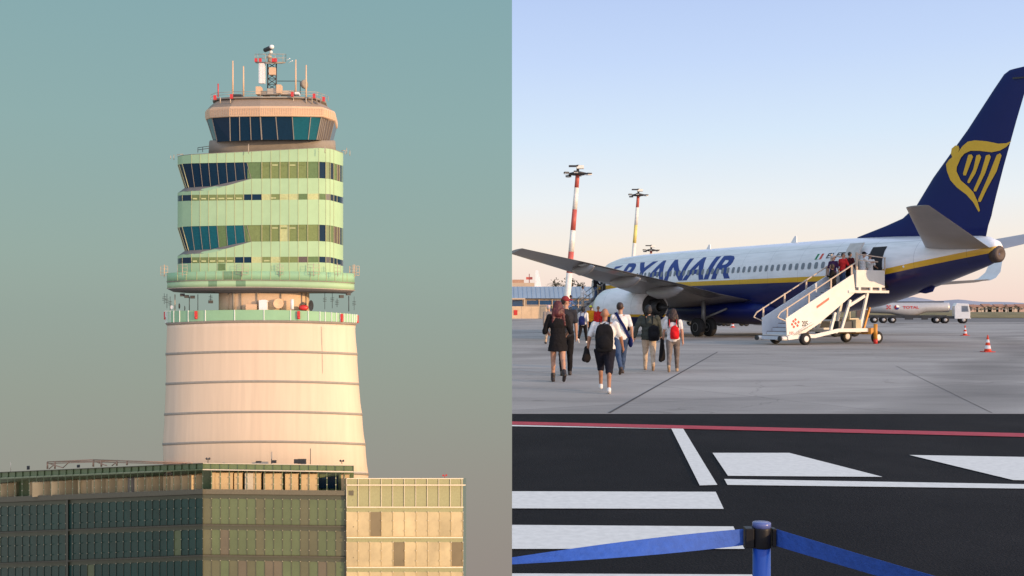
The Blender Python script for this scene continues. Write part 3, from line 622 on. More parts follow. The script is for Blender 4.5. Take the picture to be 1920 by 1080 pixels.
for F, x0, x1, t, c, a0, a1, st in ((F1, 380, 663, t1, c1, l10, l11, 16.9), (F2, -40, 380, t2, c2, l20, l21, 13.7)):
    b = MB(); F.slab(b, x0, x1, t, lambda p: t(p) + 1.2, .6, -.2); b.build('parapet_rail', m_canopy if F is F1 else m_frame, office, True)
    b = MB(); F.slab(b, x0, x1, lambda p: t(p) + 1.2, lambda p: c(p) - 1, .1, 0); scr = b
    b = MB(); F.slab(b, x0, x1 + (24 if F is F1 else 0), lambda p: c(p) - .5, lambda p: c(p) + 1.3, 1.1, -.5); b.build('canopy', m_canopy if F is F1 else m_dirtg, office, True)
    b = MB(); F.slab(b, x0, x1, a0, a1, .7, -6); b.build('terrace_ledge', M('olive_ledge', (.13, .115, .075), .7), office, True)
    # set back plant storey wall
    b = MB(); F.slab(b, x0, x1, lambda p: c(p) + 1.5, a0, -4.6, -6); b.build('plant_wall', m_dirtg, office, True)
    n = round((x1 - x0) / st); b = k = scr
    for i in range(n + 1):
        x = lerp(x0, x1, i / n)
        F.slab(b, x - .55, x + .55, t, a0, .3, .1)
        for q in (.35, .7, 1):
            yy = lerp(c(x), a0(x), q); F.slab(k, x - 1, x + 1, lambda p: yy - .9, lambda p: yy + .9, .5, .3, m=1)
    b.build('terrace_screen', [m_dirtg, m_bolt], office, True)
    b = MB(); F.slab(b, x0, x1, lambda p: t(p) + .8, t, 0, -7); b.build('roof', m_conc2, office, True)
# plant boxes standing on the terrace
for F, c, a0, lst in ((F1, c1, l10, [(398, 404, 0), (404, 438, 0), (440, 455, 0), (460, 476, 1), (476, 490, 0), (494, 530, 0), (535, 560, 0), (565, 595, 0), (640, 655, 0)]),
                      (F2, c2, l20, [(-20, 7, 0), (8, 20, 0), (60, 66, 0), (75, 81, 1), (82, 110, 0), (112, 134, 0), (160, 180, 0), (181, 195, 0), (205, 215, 0), (230, 247, 0), (248, 262, 2), (263, 282, 0), (283, 297, 0), (313, 326, 0), (328, 345, 0), (347, 360, 0), (363, 374, 0)])):
    for x0, x1, kk in lst:
        b = MB(); mid = (x0 + x1) / 2
        yt = (lambda p: c(p) + 9 + 0 * p) if F is F2 else (lambda p: c(p) + 5)
        p0, p1 = F.p(x0, a0(x0), -2.2), F.p(x1, a0(x1), -2.2); w_ = (p1 - p0).length
        cc = (p0 + p1) / 2; h = (yt(mid) - a0(mid)) / -FP * cc.y
        rz = R(28) if F is F2 else R(6)
        b.box((cc.x, cc.y, cc.z + h / 2), (w_ * .97, 1.2, h), rz=rz); b.build('plant_box', [m_beige, m_canopy, m_conc2][kk], office, True)
b = MB(); F1.slab(b, 547, 634, lambda p: 892 + max(0, (580 - p) * .3), lambda p: 916, -4.2, -4.5); b.build('dark_opening', m_dglass, office, True)
# roof frame and small roof things
b = MB()
def rp_(px, py): return F2.p(px, py, -4)
nodes = [(89, 879, 866), (103, 879, 866), (175, 875, 861.5), (190, 875, 863), (219, 873, 864.5), (238, 872, 865)]
b.path([rp_(89, 866), rp_(175, 862), rp_(350, 868)], .16, 6); b.path([rp_(92, 869), rp_(175, 866), rp_(345, 870)], .12, 6); b.path([rp_(103, 866), rp_(238, 864), rp_(360, 868)], .1, 6)
for x, a, c in nodes: b.tube(rp_(x, a), rp_(x, c), .2, n=6)
for x0, y0, x1, y1 in ((89, 868, 118, 877), (103, 870, 92, 879), (175, 864, 200, 873), (130, 866, 118, 877), (219, 866, 210, 873)): b.tube(rp_(x0, y0), rp_(x1, y1), .12, n=6)
b.build('roof_frame', M('rust_steel', (.42, .27, .18), .6), office, True)
for px, py, w_, h_ in ((53, 877, .5, .9), (147, 874, .5, .6), (485, 866, 1.0, .3), (514, 865.5, .8, .5), (556, 865, .9, .8), (563, 865, .9, .9), (569, 865, 1.0, .9)):
    F = F2 if px < 380 else F1; b = MB(); b.box(F.p(px, py, -2), (w_, .5, h_)); b.build('roof_unit', m_dark, office, True)
for px, y0, y1 in ((20, 884, 866), (582, 870, 841), (509, 869, 860), (641, 870, 864), (390, 868, 860)):
    F = F2 if px < 380 else F1; b = MB(); b.tube(F.p(px, y0, -2), F.p(px, y1, -2), .07, n=6)
    if px in (641, 390):
        for dx in (-2.6, 2.6): b.sphere(F.p(px + dx, y1, -2), .22, 8, k=6)
    b.build('roof_aerial', m_dark if px != 20 else m_canopy, office, True)

gold = empty('office_building', (U(770, 1000, 192).x, 192, -74))
tag(gold, 'pale golden glass office block with flat roof to the right of the tower foot', 'building')
F3 = Face(650, 183, 868, 195); F4 = Face(868, 195, 874, 203)
m_gg = [M('glass_gold_reflection', (.345, .285, .15), .3, var=.26, scale=.16, spec=.7), M('glass_pale_reflection', (.42, .345, .19), .3, var=.26, scale=.16, spec=.7), M('gold_glass_brown', (.15, .12, .065), .3, var=.2, scale=.12), M('gold_spandrel', (.25, .255, .125), .4, var=.1)]  # gold tone and broad noise in the colour imitate reflected sun glow

g0, gc, gl0, gl1 = (lambda p: 896.5), (lambda p: 909), (lambda p: 950), (lambda p: 951.5)
m_gframe = M('gold_frame', (.5, .38, .18), .5)
dark_p = {(2, 0), (4, 1), (9, 1)}
facade(gold, F3, 650, 868, 21.6, g0, gc, gl0, gl1, [lambda p: 1008, lambda p: 1064], m_gg, lambda i, r: 2 if (i, r) in {(2, 0), (4, 1), (9, 1)} else random.choice([0, 1, 1]), m_gframe, m_canopy, 'gold')
b = MB(); F4.slab(b, 868, 874, g0, lambda p: 1340, 0, -6); b.build('side_wall', M('side_glass_teal', (.10, .17, .12), .25), gold, True)
b = MB(); F3.slab(b, 650, 868, g0, gl1, 0, -5); b.build('parapet_wall', m_gg[3], gold, True)
for nm, a, c, o in (('parapet_rail', g0, lambda p: 898, .25), ('canopy', lambda p: 908.5, lambda p: 910.5, 1.0), ('floor_ledge', lambda p: 950, lambda p: 952, .5)):
    b = MB(); F3.slab(b, 650, 868 + (5 if o == 1.0 else 1), a, c, o, .02); b.build(nm, m_canopy, gold, True)
b = MB()
for i in range(11):
    x = lerp(650, 868, i / 10.1); F3.slab(b, x - .5, x + .5, g0, gl0, .2, .02)
b.build('parapet_posts', m_canopy, gold, True)
b = MB(); q = F3.p(834, 896, -1); b.tube(q, q + V((0, 0, .45)), .08, n=6); b.box(q + V((-.3, 0, .5)), (.35, .3, .3)); b.box(q + V((.3, 0, .55)), (.35, .3, .3)); b.build('obstruction_lamp', m_redl, gold, True)
SCALE_ROOTS += [office, gold]
for r_ in SCALE_ROOTS:        # the control tower site stands farther off
    r_.location = V((0, 0, CH)) + (V(r_.location) - V((0, 0, CH))) * 1.3; r_.scale = (1.3, 1.3, 1.3)
b = MB(); b.box((-97, 266, -97.3), (195, 78, 2)); tag(b.build('ground', m_taxi), 'ground far below around the tower and offices', kind='structure')
# ------------------------------------------------------------------ airliner
YAW = R(64.5); PX0, PY0 = 19.3, 48.6
hx, hy = -math.cos(YAW), math.sin(YAW)
plane = empty('airliner', (PX0, PY0, 0), math.atan2(-hy, -hx))
tag(plane, 'white and navy twin engine airliner with yellow stripe parked on the apron', 'airplane')
def A(s, l, z): return V((s - 31.5, -l, z))     # s metres aft of the nose, l metres to port
def pw2(tab, s):
    return pw(tab, s)
TOP = [(2.3, 3.1), (2.6, 3.75), (3.3, 4.15), (4.2, 4.75), (5.2, 5.3), (6.5, 5.5), (9, 5.58), (14, 5.58), (20, 5.52), (25, 5.47), (29, 5.42), (32.3, 5.3), (35.4, 5.1), (36.9, 5.0), (37.45, 4.75), (37.55, 4.6)]
BOT = [(2.3, 2.85), (2.6, 2.35), (3.3, 1.95), (4.2, 1.7), (6, 1.45), (9, 1.35), (12, 1.2), (16, 1.0), (21, .95), (24, 1.12), (26, 1.25), (27.3, 1.38), (30.3, 1.75), (32, 2.18), (34.5, 2.88), (36.9, 3.6), (37.4, 3.8), (37.55, 4.05)]
WID = [(2.3, .12), (2.6, .6), (3.3, 1.05), (4.2, 1.45), (5.5, 1.75), (7, 1.88), (27.5, 1.88), (30, 1.82), (32, 1.66), (34, 1.32), (36, .82), (37, .52), (37.45, .36), (37.55, .25)]
def fz(s, t):  # surface point for section angle t (0 = port side, pi/2 = top)
    a, c, w_ = pw(TOP, s), pw(BOT, s), pw(WID, s); zc = (a + c) / 2 + .04; h = (a - zc) if math.sin(t) > 0 else (zc - c)
    return w_ * math.cos(t), zc + h * math.sin(t)
def side_l(s, z):
    a, c, w_ = pw(TOP, s), pw(BOT, s), pw(WID, s); zc = (a + c) / 2 + .04; h = (a - zc) if z > zc else (zc - c)
    q = (z - zc) / h
    return w_ * math.sqrt(max(.0004, 1 - q * q))
SS = [2.3, 2.45, 2.6, 2.9, 3.3, 3.7, 4.2, 4.7, 5.2, 5.8, 6.5, 7.5, 9, 11, 13, 15, 17, 19, 21, 23, 24, 25, 26, 27.3, 28.5, 29.5, 30.5, 31.4, 32, 33, 34, 35, 36, 36.6, 37, 37.25, 37.45, 37.55]
b = MB(); b.loft([[A(s, *fz(s, 2 * math.pi * i / 56)) for i in range(56)] for s in SS])
def livery(name, stripe, x1, k1, width, zlow=None, roll=True):
    m = bpy.data.materials.new(name); m.use_nodes = True; nt = m.node_tree; bs = nt.nodes['Principled BSDF']
    bs.inputs['Roughness'].default_value = .3; bs.inputs['Coat Weight'].default_value = .5; bs.inputs['Coat Roughness'].default_value = .12
    tc = nt.nodes.new('ShaderNodeTexCoord'); sp = nt.nodes.new('ShaderNodeSeparateXYZ'); nt.links.new(tc.outputs['Object'], sp.inputs[0])
    def mt(op, a, c):
        n = nt.nodes.new('ShaderNodeMath'); n.operation = op
        for i, q in enumerate((a, c)):
            if isinstance(q, (int, float)): n.inputs[i].default_value = q
            else: nt.links.new(q, n.inputs[i])
        return n.outputs[0]
    dx = mt('MAXIMUM', mt('SUBTRACT', sp.outputs['X'], x1), 0)
    zs = mt('ADD', mt('MULTIPLY', dx, k1), stripe)
    t = mt('SUBTRACT', sp.outputs['Z'], zs)
    isw = mt('GREATER_THAN', t, width); isy = mt('GREATER_THAN', t, 0)
    nz = nt.nodes.new('ShaderNodeTexNoise'); nz.inputs['Scale'].default_value = .7; nt.links.new(tc.outputs['Object'], nz.inputs['Vector'])
    a = nt.nodes.new('ShaderNodeMixRGB'); a.inputs[1].default_value = (.006, .011, .095, 1); a.inputs[2].default_value = (.74, .42, .015, 1); nt.links.new(isy, a.inputs[0])
    c = nt.nodes.new('ShaderNodeMixRGB'); c.inputs[2].default_value = (.88, .875, .89, 1); nt.links.new(a.outputs[0], c.inputs[1]); nt.links.new(isw, c.inputs[0])
    d = nt.nodes.new('ShaderNodeMixRGB'); d.blend_type = 'MULTIPLY'; d.inputs[0].default_value = .12; nt.links.new(c.outputs[0], d.inputs[1]); nt.links.new(nz.outputs['Fac'], d.inputs[2])
    fr_ = mt('FRACT', mt('MULTIPLY', sp.outputs['X'], .41), 0); sm_ = mt('LESS_THAN', fr_, .011)
    sz = mt('LESS_THAN', mt('ABSOLUTE', mt('SUBTRACT', sp.outputs['Z'], 4.95), 0), .014)
    e = nt.nodes.new('ShaderNodeMixRGB'); e.blend_type = 'MULTIPLY'; e.inputs[2].default_value = (.72, .72, .74, 1); nt.links.new(d.outputs[0], e.inputs[1]); nt.links.new(mt('MAXIMUM', sm_, sz), e.inputs[0])
    gm_ = nt.nodes.new('ShaderNodeMapping'); gm_.inputs['Scale'].default_value = (.5, 3, 3); nt.links.new(tc.outputs['Object'], gm_.inputs[0]); gn = nt.nodes.new('ShaderNodeTexNoise'); gn.inputs['Scale'].default_value = 1.6; gn.inputs['Detail'].default_value = 6; nt.links.new(gm_.outputs[0], gn.inputs['Vector'])
    gr = nt.nodes.new('ShaderNodeMapRange'); gr.inputs[1].default_value = .42; gr.inputs[2].default_value = .75; gr.inputs[3].default_value = 1; gr.inputs[4].default_value = .84; nt.links.new(gn.outputs['Fac'], gr.inputs[0])
    g2_ = nt.nodes.new('ShaderNodeVectorMath'); g2_.operation = 'SCALE'; nt.links.new(e.outputs[0], g2_.inputs[0]); nt.links.new(gr.outputs[0], g2_.inputs['Scale'])
    nt.links.new(g2_.outputs[0], bs.inputs['Base Color'])
    return m
m_liv = livery('airliner_paint', 3.13, 31.0 - 31.5, .165, .27)
fus = b.build('fuselage', m_liv, plane)
m_navy = M('navy_paint', (.005, .012, .105), .38, var=.06, scale=.6, spec=.3)
m_yel = M('yellow_paint', (.72, .43, .03), .4, var=.05)
m_blue = M('blue_lettering', (.022, .045, .24), .35, var=.04)
m_wing = M('grey_wing_paint', (.30, .29, .29), .4, var=.1, scale=.8, metal=.15)
m_alu = M('bare_metal', (.5, .49, .48), .3, metal=.85, var=.06)
m_wht = M('white_airliner_paint', (.78, .78, .79), .3, var=.04, coat=.4)
m_win = M('cabin_window', (.20, .22, .25), .25)
m_blk = M('black_rubber', (.012, .012, .013), .8, var=.15)
m_void = M('dark_cabin', (.02, .02, .024), .8)
m_gear = M('grey_gear', (.2, .2, .2), .45, metal=.4)
# belly fairing
b = MB(); b.loft([[A(s, w_ * math.cos(t), zc + h * math.sin(t)) for t in [2 * math.pi * i / 28 for i in range(28)]] for s, w_, zc, h in ((12.3, .5, 1.5, .35), (13.5, 1.7, 1.55, .6), (16, 2.15, 1.6, .85), (21, 2.15, 1.6, .85), (23.5, 1.7, 1.6, .62), (25.5, .6, 1.6, .3))])
b.build('belly_fairing', m_navy, plane)
# cabin windows, on the surface
def surf(s, z, out=.012):
    l = side_l(s, z); q = A(s, l, z); zc = (pw(TOP, s) + pw(BOT, s)) / 2
    n = V((0, -l, (z - zc) * .9)).normalized(); return q + n * out
for i in range(48):
    s = 7.2 + i * .495
    if s > 30.6: break
    b = MB(); fr_ = []
    for k in range(12):
        t = 2 * math.pi * k / 12; cx_, cz_ = math.cos(t), math.sin(t)
        e = lambda q: math.copysign(abs(q) ** .6, q)
        fr_.append((e(cx_) * .125, e(cz_) * .18))
    b.add([surf(s + x, 3.98 + z, .02) for x, z in fr_] + [surf(s, 3.98, .022)], [(k, (k + 1) % 12, 12) for k in range(12)], 0, False)
    b.build('cabin_window', m_win, plane)
# titles: big lettering, registration, flag
def on_fus(s0, s1, z0, z1, sh=0):
    return lambda u, v: surf(lerp(s0, s1, u) - 0 * v, lerp(z0, z1, v), .012)
letter('airline_lettering', 'RYANAIR', m_blue, fus, on_fus(8.35, 20.85, 3.5, 4.92), 1, 10, bold=.028, shear=.25)
letter('registration', 'EI-FZL', m_dark, fus, on_fus(28.55, 30.2, 4.33, 4.6), 1, 2, bold=.01, shear=.2)
for i, c in enumerate(((.02, .2, .09), (.8, .8, .8), (.6, .08, .06))):
    b = MB(); q = .16; s = 27.75 + i * q; b.add([surf(s, 4.3), surf(s + q, 4.3), surf(s + q + .08, 4.6), surf(s + .08, 4.6)], [(0, 1, 2, 3)]); b.build('flag_stripe', M('flag_%s' % 'green white red'.split()[i], c, .4, var=0), fus)
b = MB()
for pts in ([(6.9, 4.3), (7.3, 4.75), (8.3, 4.8), (8.0, 4.65), (7.4, 4.55)], [(7.0, 4.2), (7.25, 4.45), (7.75, 3.75), (7.5, 3.75)]):
    b.add([surf(s, z) for s, z in pts], [list(range(len(pts)))])
b.build('nose_emblem', m_blue, fus)
# cockpit windows
for pts in ([(3.35, 4.05), (4.1, 4.55), (4.5, 4.5), (4.1, 3.95)], [(4.2, 3.95), (4.6, 4.5), (5.15, 4.45), (5.0, 3.95)], [(3.1, 3.9), (3.3, 4.05), (4.05, 4.0), (3.6, 3.8)]):
    b = MB(); b.add([surf(s, z, .02) for s, z in pts], [(0, 1, 2, 3)]); b.build('cockpit_window', m_dark, plane)
# doorways with opened doors
def doorway(s0, s1, z0, z1, shift, zup):
    b = MB(); m_ = 8
    b.loft([[surf(lerp(s0, s1, i / m_), lerp(z0, z1, j / 8), .016) for i in range(m_ + 1)] for j in range(9)], closed=False); b.build('doorway', m_void, plane)
    b = MB(); o_ = [[surf(lerp(s0, s1, i / m_) - shift, lerp(z0, z1, j / 8) + zup, .35) for i in range(m_ + 1)] for j in range(9)]; i_ = [[p + V((0, .12, 0)) for p in r] for r in o_]
    b.loft(o_, closed=False); b.loft(i_, closed=False)
    b.loft([[r[0] for r in o_], [r[0] for r in i_]], closed=False); b.loft([[r[-1] for r in o_], [r[-1] for r in i_]], closed=False); b.loft([o_[0], i_[0]], closed=False); b.loft([o_[-1], i_[-1]], closed=False)
    d = b.build('passenger_door', M('door_lining', (.52, .5, .47), .6), plane)
    b = MB(); b.bar(o_[4][2] + V((0, -.05, 0)), o_[4][6] + V((0, -.05, 0)), .05, .05); b.build('door_handle', m_dark, d)
doorway(31.45, 32.3, 2.72, 4.75, 1.25, .04)
doorway(5.6, 6.45, 2.7, 4.55, 1.2, .03)
# wings
def airfoil(c, th, n=14):
    up = [(x, th * 5 * (.2969 * math.sqrt(x) - .126 * x - .3516 * x * x + .2843 * x ** 3 - .1036 * x ** 4)) for x in [(1 - math.cos(math.pi * i / n)) / 2 for i in range(n + 1)]]
    return [(x * c, y * c) for x, y in up] + [(x * c, -y * c * .75) for x, y in reversed(up[1:-1])]
def wing_rings(secs, sgn):
    rg = []
    for l, le, te, zl, zt, th in secs:
        c = te - le; rg.append([A(le + x, sgn * l, lerp(zl, zt, x / c) + y) for x, y in airfoil(c, th)])
    return rg
WSP = [(1.5, 13.3, 22.6, 2.05, 2.15, .13), (3.4, 14.6, 21.9, 2.3, 2.55, .125), (5.7, 16.2, 21.4, 2.72, 3.1, .12), (9, 17.9, 21.7, 3.3, 3.62, .115), (13, 20.0, 22.6, 3.95, 4.2, .11), (17.1, 22.2, 23.7, 4.55, 4.72, .10)]
def fix(p): return plane_mat.inverted() @ p
bpy.context.view_layer.update(); plane_mat = plane.matrix_world.copy()
clip_loc = (fix(V((.0, 0, 0))), (plane_mat.inverted().to_3x3() @ V((-1, 0, 0))))
for sgn in (1, -1):
    WS = WSP if sgn == 1 else [(l, le, te, zl - .07 * max(0, l - 1.5), zt - .07 * max(0, l - 1.5), th) for l, le, te, zl, zt, th in WSP]
    b = MB(); b.loft(wing_rings(WS, sgn)); wg = b.build('wing', m_wing, plane, clip=clip_loc if sgn == 1 else None)
    for l, s0, s1, zz, r in ((6.2, 18.4, 22.2, 2.86, .30), (9.2, 19.2, 22.4, 3.4, .27), (12.6, 20.8, 23.2, 3.98, .22)):
        b = MB(); b.loft([[A(lerp(s0, s1, u), sgn * (l + r * q * math.cos(t)), zz - .16 - .12 * math.sin(u * 3.1) + u * .1 + r * 1.25 * q * math.sin(t)) for t in [2 * math.pi * i / 14 for i in range(14)]] for u, q in ((0, .1), (.12, .6), (.35, 1), (.6, 1), (.82, .7), (.95, .3), (1, .05))])
        b.build('flap_fairing', m_wing, wg)
    b = MB(); b.loft(wing_rings([(l, te - .02 - (te - le) * .18, te + .25, lerp(zl, zt, .84) - .16, zt - .13, .06) for l, le, te, zl, zt, th in WS[1:5]], sgn)); b.build('flap', m_alu, wg, clip=clip_loc if sgn == 1 else None)
    if sgn == -1:
        b = MB(); b.loft([[A(s + x, -l, z + y * .5) for x, y in airfoil(c, .09)] for l, s, c, z in ((17.1, 22.2, 1.5, 3.55), (17.45, 22.5, 1.35, 3.7), (17.65, 22.9, 1.15, 4.1), (17.85, 23.6, .6, 5.7))]); b.build('winglet', m_wht, wg)
    # engine
    en = MB(); c = V((0, 0, 0))
    def erg(s, ry, zt, zb): return [A(s, sgn * (5.45 - (s - 15.5) * .15) + ry * 1.06 * math.cos(t), (zt + zb) / 2 + .0 + (zt - zb) / 2 * 1.06 * (math.sin(t) if math.sin(t) > 0 else math.sin(t) * .96)) for t in [2 * math.pi * i / 32 for i in range(32)]]
    en.loft([erg(13.75, .78, 2.5, 1.1), erg(13.35, .88, 2.62, .92), erg(13.2, 1.0, 2.76, .74), erg(13.5, 1.1, 2.9, .62), erg(14.5, 1.16, 2.98, .55), erg(16, 1.12, 2.95, .6), erg(17.2, .98, 2.78, .78), erg(17.75, .9, 2.66, .92), erg(17.7, .84, 2.6, .98), erg(17.0, .74, 2.48, 1.08)], caps=True)
    nac = en.build('engine', livery('nacelle_paint', 1.18, 99, 0, .16), plane)
    b = MB(); b.loft([erg(17.05, .8, 2.5, 1.05), erg(17.72, .8, 2.5, 1.05)], caps=True); b.loft([erg(16.9, .6, 2.35, 1.2), erg(18.3, .42, 2.2, 1.38), erg(18.35, .38, 2.16, 1.42), erg(18.1, .36, 2.12, 1.46)]); b.loft([erg(18.0, .3, 2.05, 1.5), erg(18.9, .05, 1.84, 1.72)]); b.build('exhaust_nozzle', m_dark, nac)
    b = MB(); b.hexa([A(14.6, sgn * 5.17, 2.75), A(14.6, sgn * 5.43, 2.75), A(18.4, sgn * 5.43, 2.4), A(18.4, sgn * 5.17, 2.4), A(15.4, sgn * 5.17, 3.1), A(15.4, sgn * 5.43, 3.1), A(19.2, sgn * 5.43, 2.85), A(19.2, sgn * 5.17, 2.85)]); b.build('pylon', m_wing, plane)
    # stabiliser
    sw = [(.25, 33.9, 37.5, 4.5, 4.42, .10), (.6, 34.07, 37.5, 4.52, 4.42, .10), (6.5, 38.2, 39.35, 5.86, 5.84, .09), (6.6, 38.5, 39.3, 5.88, 5.86, .05)]
    b = MB(); b.loft(wing_rings(sw, sgn)); st = b.build('tailplane', m_wing, plane)
    # main gear
    g = MB(); g.tube(A(19.6, sgn * 2.86, 2.3), A(19.6, sgn * 2.86, .55), .13); g.tube(A(19.6, sgn * 2.86, .57), A(19.6, sgn * 2.35, .57), .09); g.tube(A(19.6, sgn * 2.35, .57), A(19.6, sgn * 3.37, .57), .09)
    g.tube(A(19.6, sgn * 2.8, 1.1), A(21.0, sgn * 2.2, 1.7), .06); g.tube(A(19.6, sgn * 2.86, 1.0), A(19.6, sgn * 1.7, 1.6), .07); ge = g.build('landing_gear', m_gear, plane)
    for l in (2.43, 3.29):
        b = MB(); c = A(19.6, sgn * l, .565); b.lathe(c, [(.3, -.2), (.5, -.19), (.56, -.13), (.565, 0), (.56, .13), (.5, .19), (.3, .2)], (0, 1, 0), 28); wh = b.build('wheel', m_blk, ge)
        b = MB(); b.lathe(c, [(.05, -.17), (.28, -.205), (.3, -.19), (.3, .19), (.28, .205), (.05, .17)], (0, 1, 0), 20); b.build('wheel_hub', m_gear, ge)
# nose gear
g = MB(); g.tube(A(6.3, 0, 1.6), A(6.2, 0, .36), .09); g.tube(A(6.2, -.28, .36), A(6.2, .28, .36), .06); ge = g.build('nose_gear', m_gear, plane)
for l in (-.22, .22): b = MB(); b.lathe(A(6.2, l, .345), [(.2, -.1), (.31, -.09), (.345, 0), (.31, .09), (.2, .1)], (0, 1, 0), 20); b.build('wheel', m_blk, ge)
# tail fin with dorsal fillet
def finring(z, le, te, w_): c = te - le; return [A(le + x, 0, z) + V((0, y * w_, 0)) for x, y in airfoil(c, .1)]
FIN = [(4.9, 29.0, 36.85), (5.46, 29.1, 36.98), (5.9, 31.0, 37.15), (6.2, 32.1, 37.22), (6.76, 32.95, 37.38), (8, 33.95, 37.75), (10, 35.9, 38.4), (11.6, 37.28, 38.95), (12.15, 37.78, 39.15), (12.28, 38.05, 39.1)]
b = MB(); b.loft([[A(le + x, y * min(1, 3.2 / (te - le)), z) for x, y in airfoil(te - le, .10)] for z, le, te in FIN]); fin = b.build('tail_fin', m_navy, plane)
for zz in (11.9,):
    b = MB(); b.add([A(38.3, .13, zz), A(39.0, .06, zz - .1), A(38.95, .06, zz - .16), A(38.3, .13, zz - .08)], [(0, 1, 2, 3)]); b.build('fin_panel', m_dark, fin)
# harp emblem: outline read on the fin plane
def onfin(px, py):
    k = (px - CXP) / FP; d = (k * PY0 - PX0) / (hx - k * hy); Y = PY0 + hy * d
    return 31.5 - d, CH + (HY - py) / FP * Y
def c5(x, y): return onfin(1560 + x / 2.347, 100 + y / 2.347)
def finw(s, z):
    t = pw([(f_[0], f_[1]) for f_ in FIN], z); e = pw([(f_[0], f_[2]) for f_ in FIN], z); c = e - t; x = max(.02, min(.99, (s - t) / c))
    return .10 * 5 * (.2969 * math.sqrt(x) - .126 * x - .3516 * x * x + .2843 * x ** 3 - .1036 * x ** 4) * c * min(1, 3.2 / c)
harp = [
 [(566, 438), (585, 410), (608, 390), (640, 384), (690, 388), (738, 398), (770, 396), (792, 386), (772, 410), (745, 428), (710, 436), (660, 430), (622, 430), (596, 442), (580, 460)],
 [(566, 438), (580, 460), (562, 500), (560, 520), (578, 560), (606, 585), (630, 612), (646, 650), (656, 692), (650, 698), (628, 655), (600, 622), (560, 590), (534, 560), (518, 520), (512, 488), (524, 470), (540, 458), (530, 440), (532, 420), (548, 406), (566, 408), (572, 422)],
 [(612, 448), (626, 446), (632, 456), (600, 538), (590, 538), (588, 530)],
 [(646, 450), (660, 446), (666, 458), (640, 530), (614, 572), (606, 570), (608, 560), (632, 510)],
 [(686, 450), (700, 446), (706, 456), (680, 530), (642, 608), (632, 608), (632, 598), (662, 530)],
 [(730, 448), (744, 440), (750, 450), (728, 520), (690, 590), (660, 654), (650, 654), (650, 642), (690, 550)]]
for k, pl in enumerate(harp):
    bm = bmesh.new(); bm.faces.new([bm.verts.new(V((*c5(*q), 0))) for q in pl]); bmesh.ops.triangulate(bm, faces=bm.faces[:])
    for ax, a0, a1 in ((0, 32, 40), (1, 5, 13)):
        for i in range(40):
            co_ = V((0, 0, 0)); no_ = V((0, 0, 0)); co_[ax] = lerp(a0, a1, i / 40); no_[ax] = 1
            bmesh.ops.bisect_plane(bm, geom=bm.verts[:] + bm.edges[:] + bm.faces[:], plane_co=co_, plane_no=no_)
    for v_ in bm.verts: s, z = v_.co.x, v_.co.y; v_.co = A(s, finw(s, z) + .03, z)
    me = bpy.data.meshes.new('harp_emblem'); bm.to_mesh(me); bm.free(); me.materials.append(m_yel); he = bpy.data.objects.new('harp_emblem', me); COL.objects.link(he); he.parent = fin
# tail cone exhaust, small lights, aerials
b = MB(); b.lathe(A(37.5, 0, 4.14), [(.40, -.2), (.38, .05), (.30, .13), (.2, .14), (.02, .03)], (1, 0, 0), 18); b.build('tail_exhaust', M('burnt_metal', (.07, .05, .045), .6, metal=.3), plane)
b = MB(); b.prism([A(32.6, .04, 2.55), A(34.2, .04, 3.0), A(33.9, .04, 2.5), A(33.5, .04, 2.42)], (0, .08, 0)); b.build('tail_skid', m_navy, plane)
for s in (16, 24): b = MB(); b.prism([A(s, .02, 5.45), A(s + .5, .02, 5.45), A(s + .5, .02, 5.85), A(s + .35, .02, 5.85)], (0, .04, 0)); b.build('aerial', m_wht, plane)
b = MB(); b.sphere(A(33.4, 1.33, 3.72), .09); b.build('tail_light', m_wht, plane)
# ------------------------------------------------------------------ passenger stairs
m_stw = M('stair_white_paint', (.72, .69, .64), .4, var=.06, scale=2)
m_stg = M('stair_pale_blue', (.55, .60, .66), .45, var=.06)
m_step = M('step_tread', (.17, .15, .15), .7, var=.1)
m_orange = M('orange_paint', (.62, .27, .03), .5)
m_red = M('red_paint', (.55, .03, .02), .45)
e1 = V((math.sin(YAW), math.cos(YAW), 0)); SRZ = math.atan2(e1.y, e1.x)
door = V((PX0, PY0, 0)) + V((hx, hy, 0)) * (31.5 - 31.87) + e1 * -1.75
st0 = door - e1 * 6.65
stairs = empty('passenger_stairs', st0, SRZ)
tag(stairs, 'white mobile passenger stairs on wheels at the rear door of the airliner', 'boarding stairs')
def zstep(x): return .25 + max(0, min(4.35, x - .25)) * (2.66 - .25) / 4.35
N_ = 13
b = MB()
for i in range(N_):
    x0 = .25 + 4.35 * i / N_; z = zstep(x0 + 4.35 / N_) - .0
    b.box((x0 + .2, 0, z - .02), (.36, 1.5, .04), m=0); b.box((x0 + .03, 0, z - .11), (.03, 1.5, .16), m=1)
b.build('steps', [m_step, m_stg], stairs)
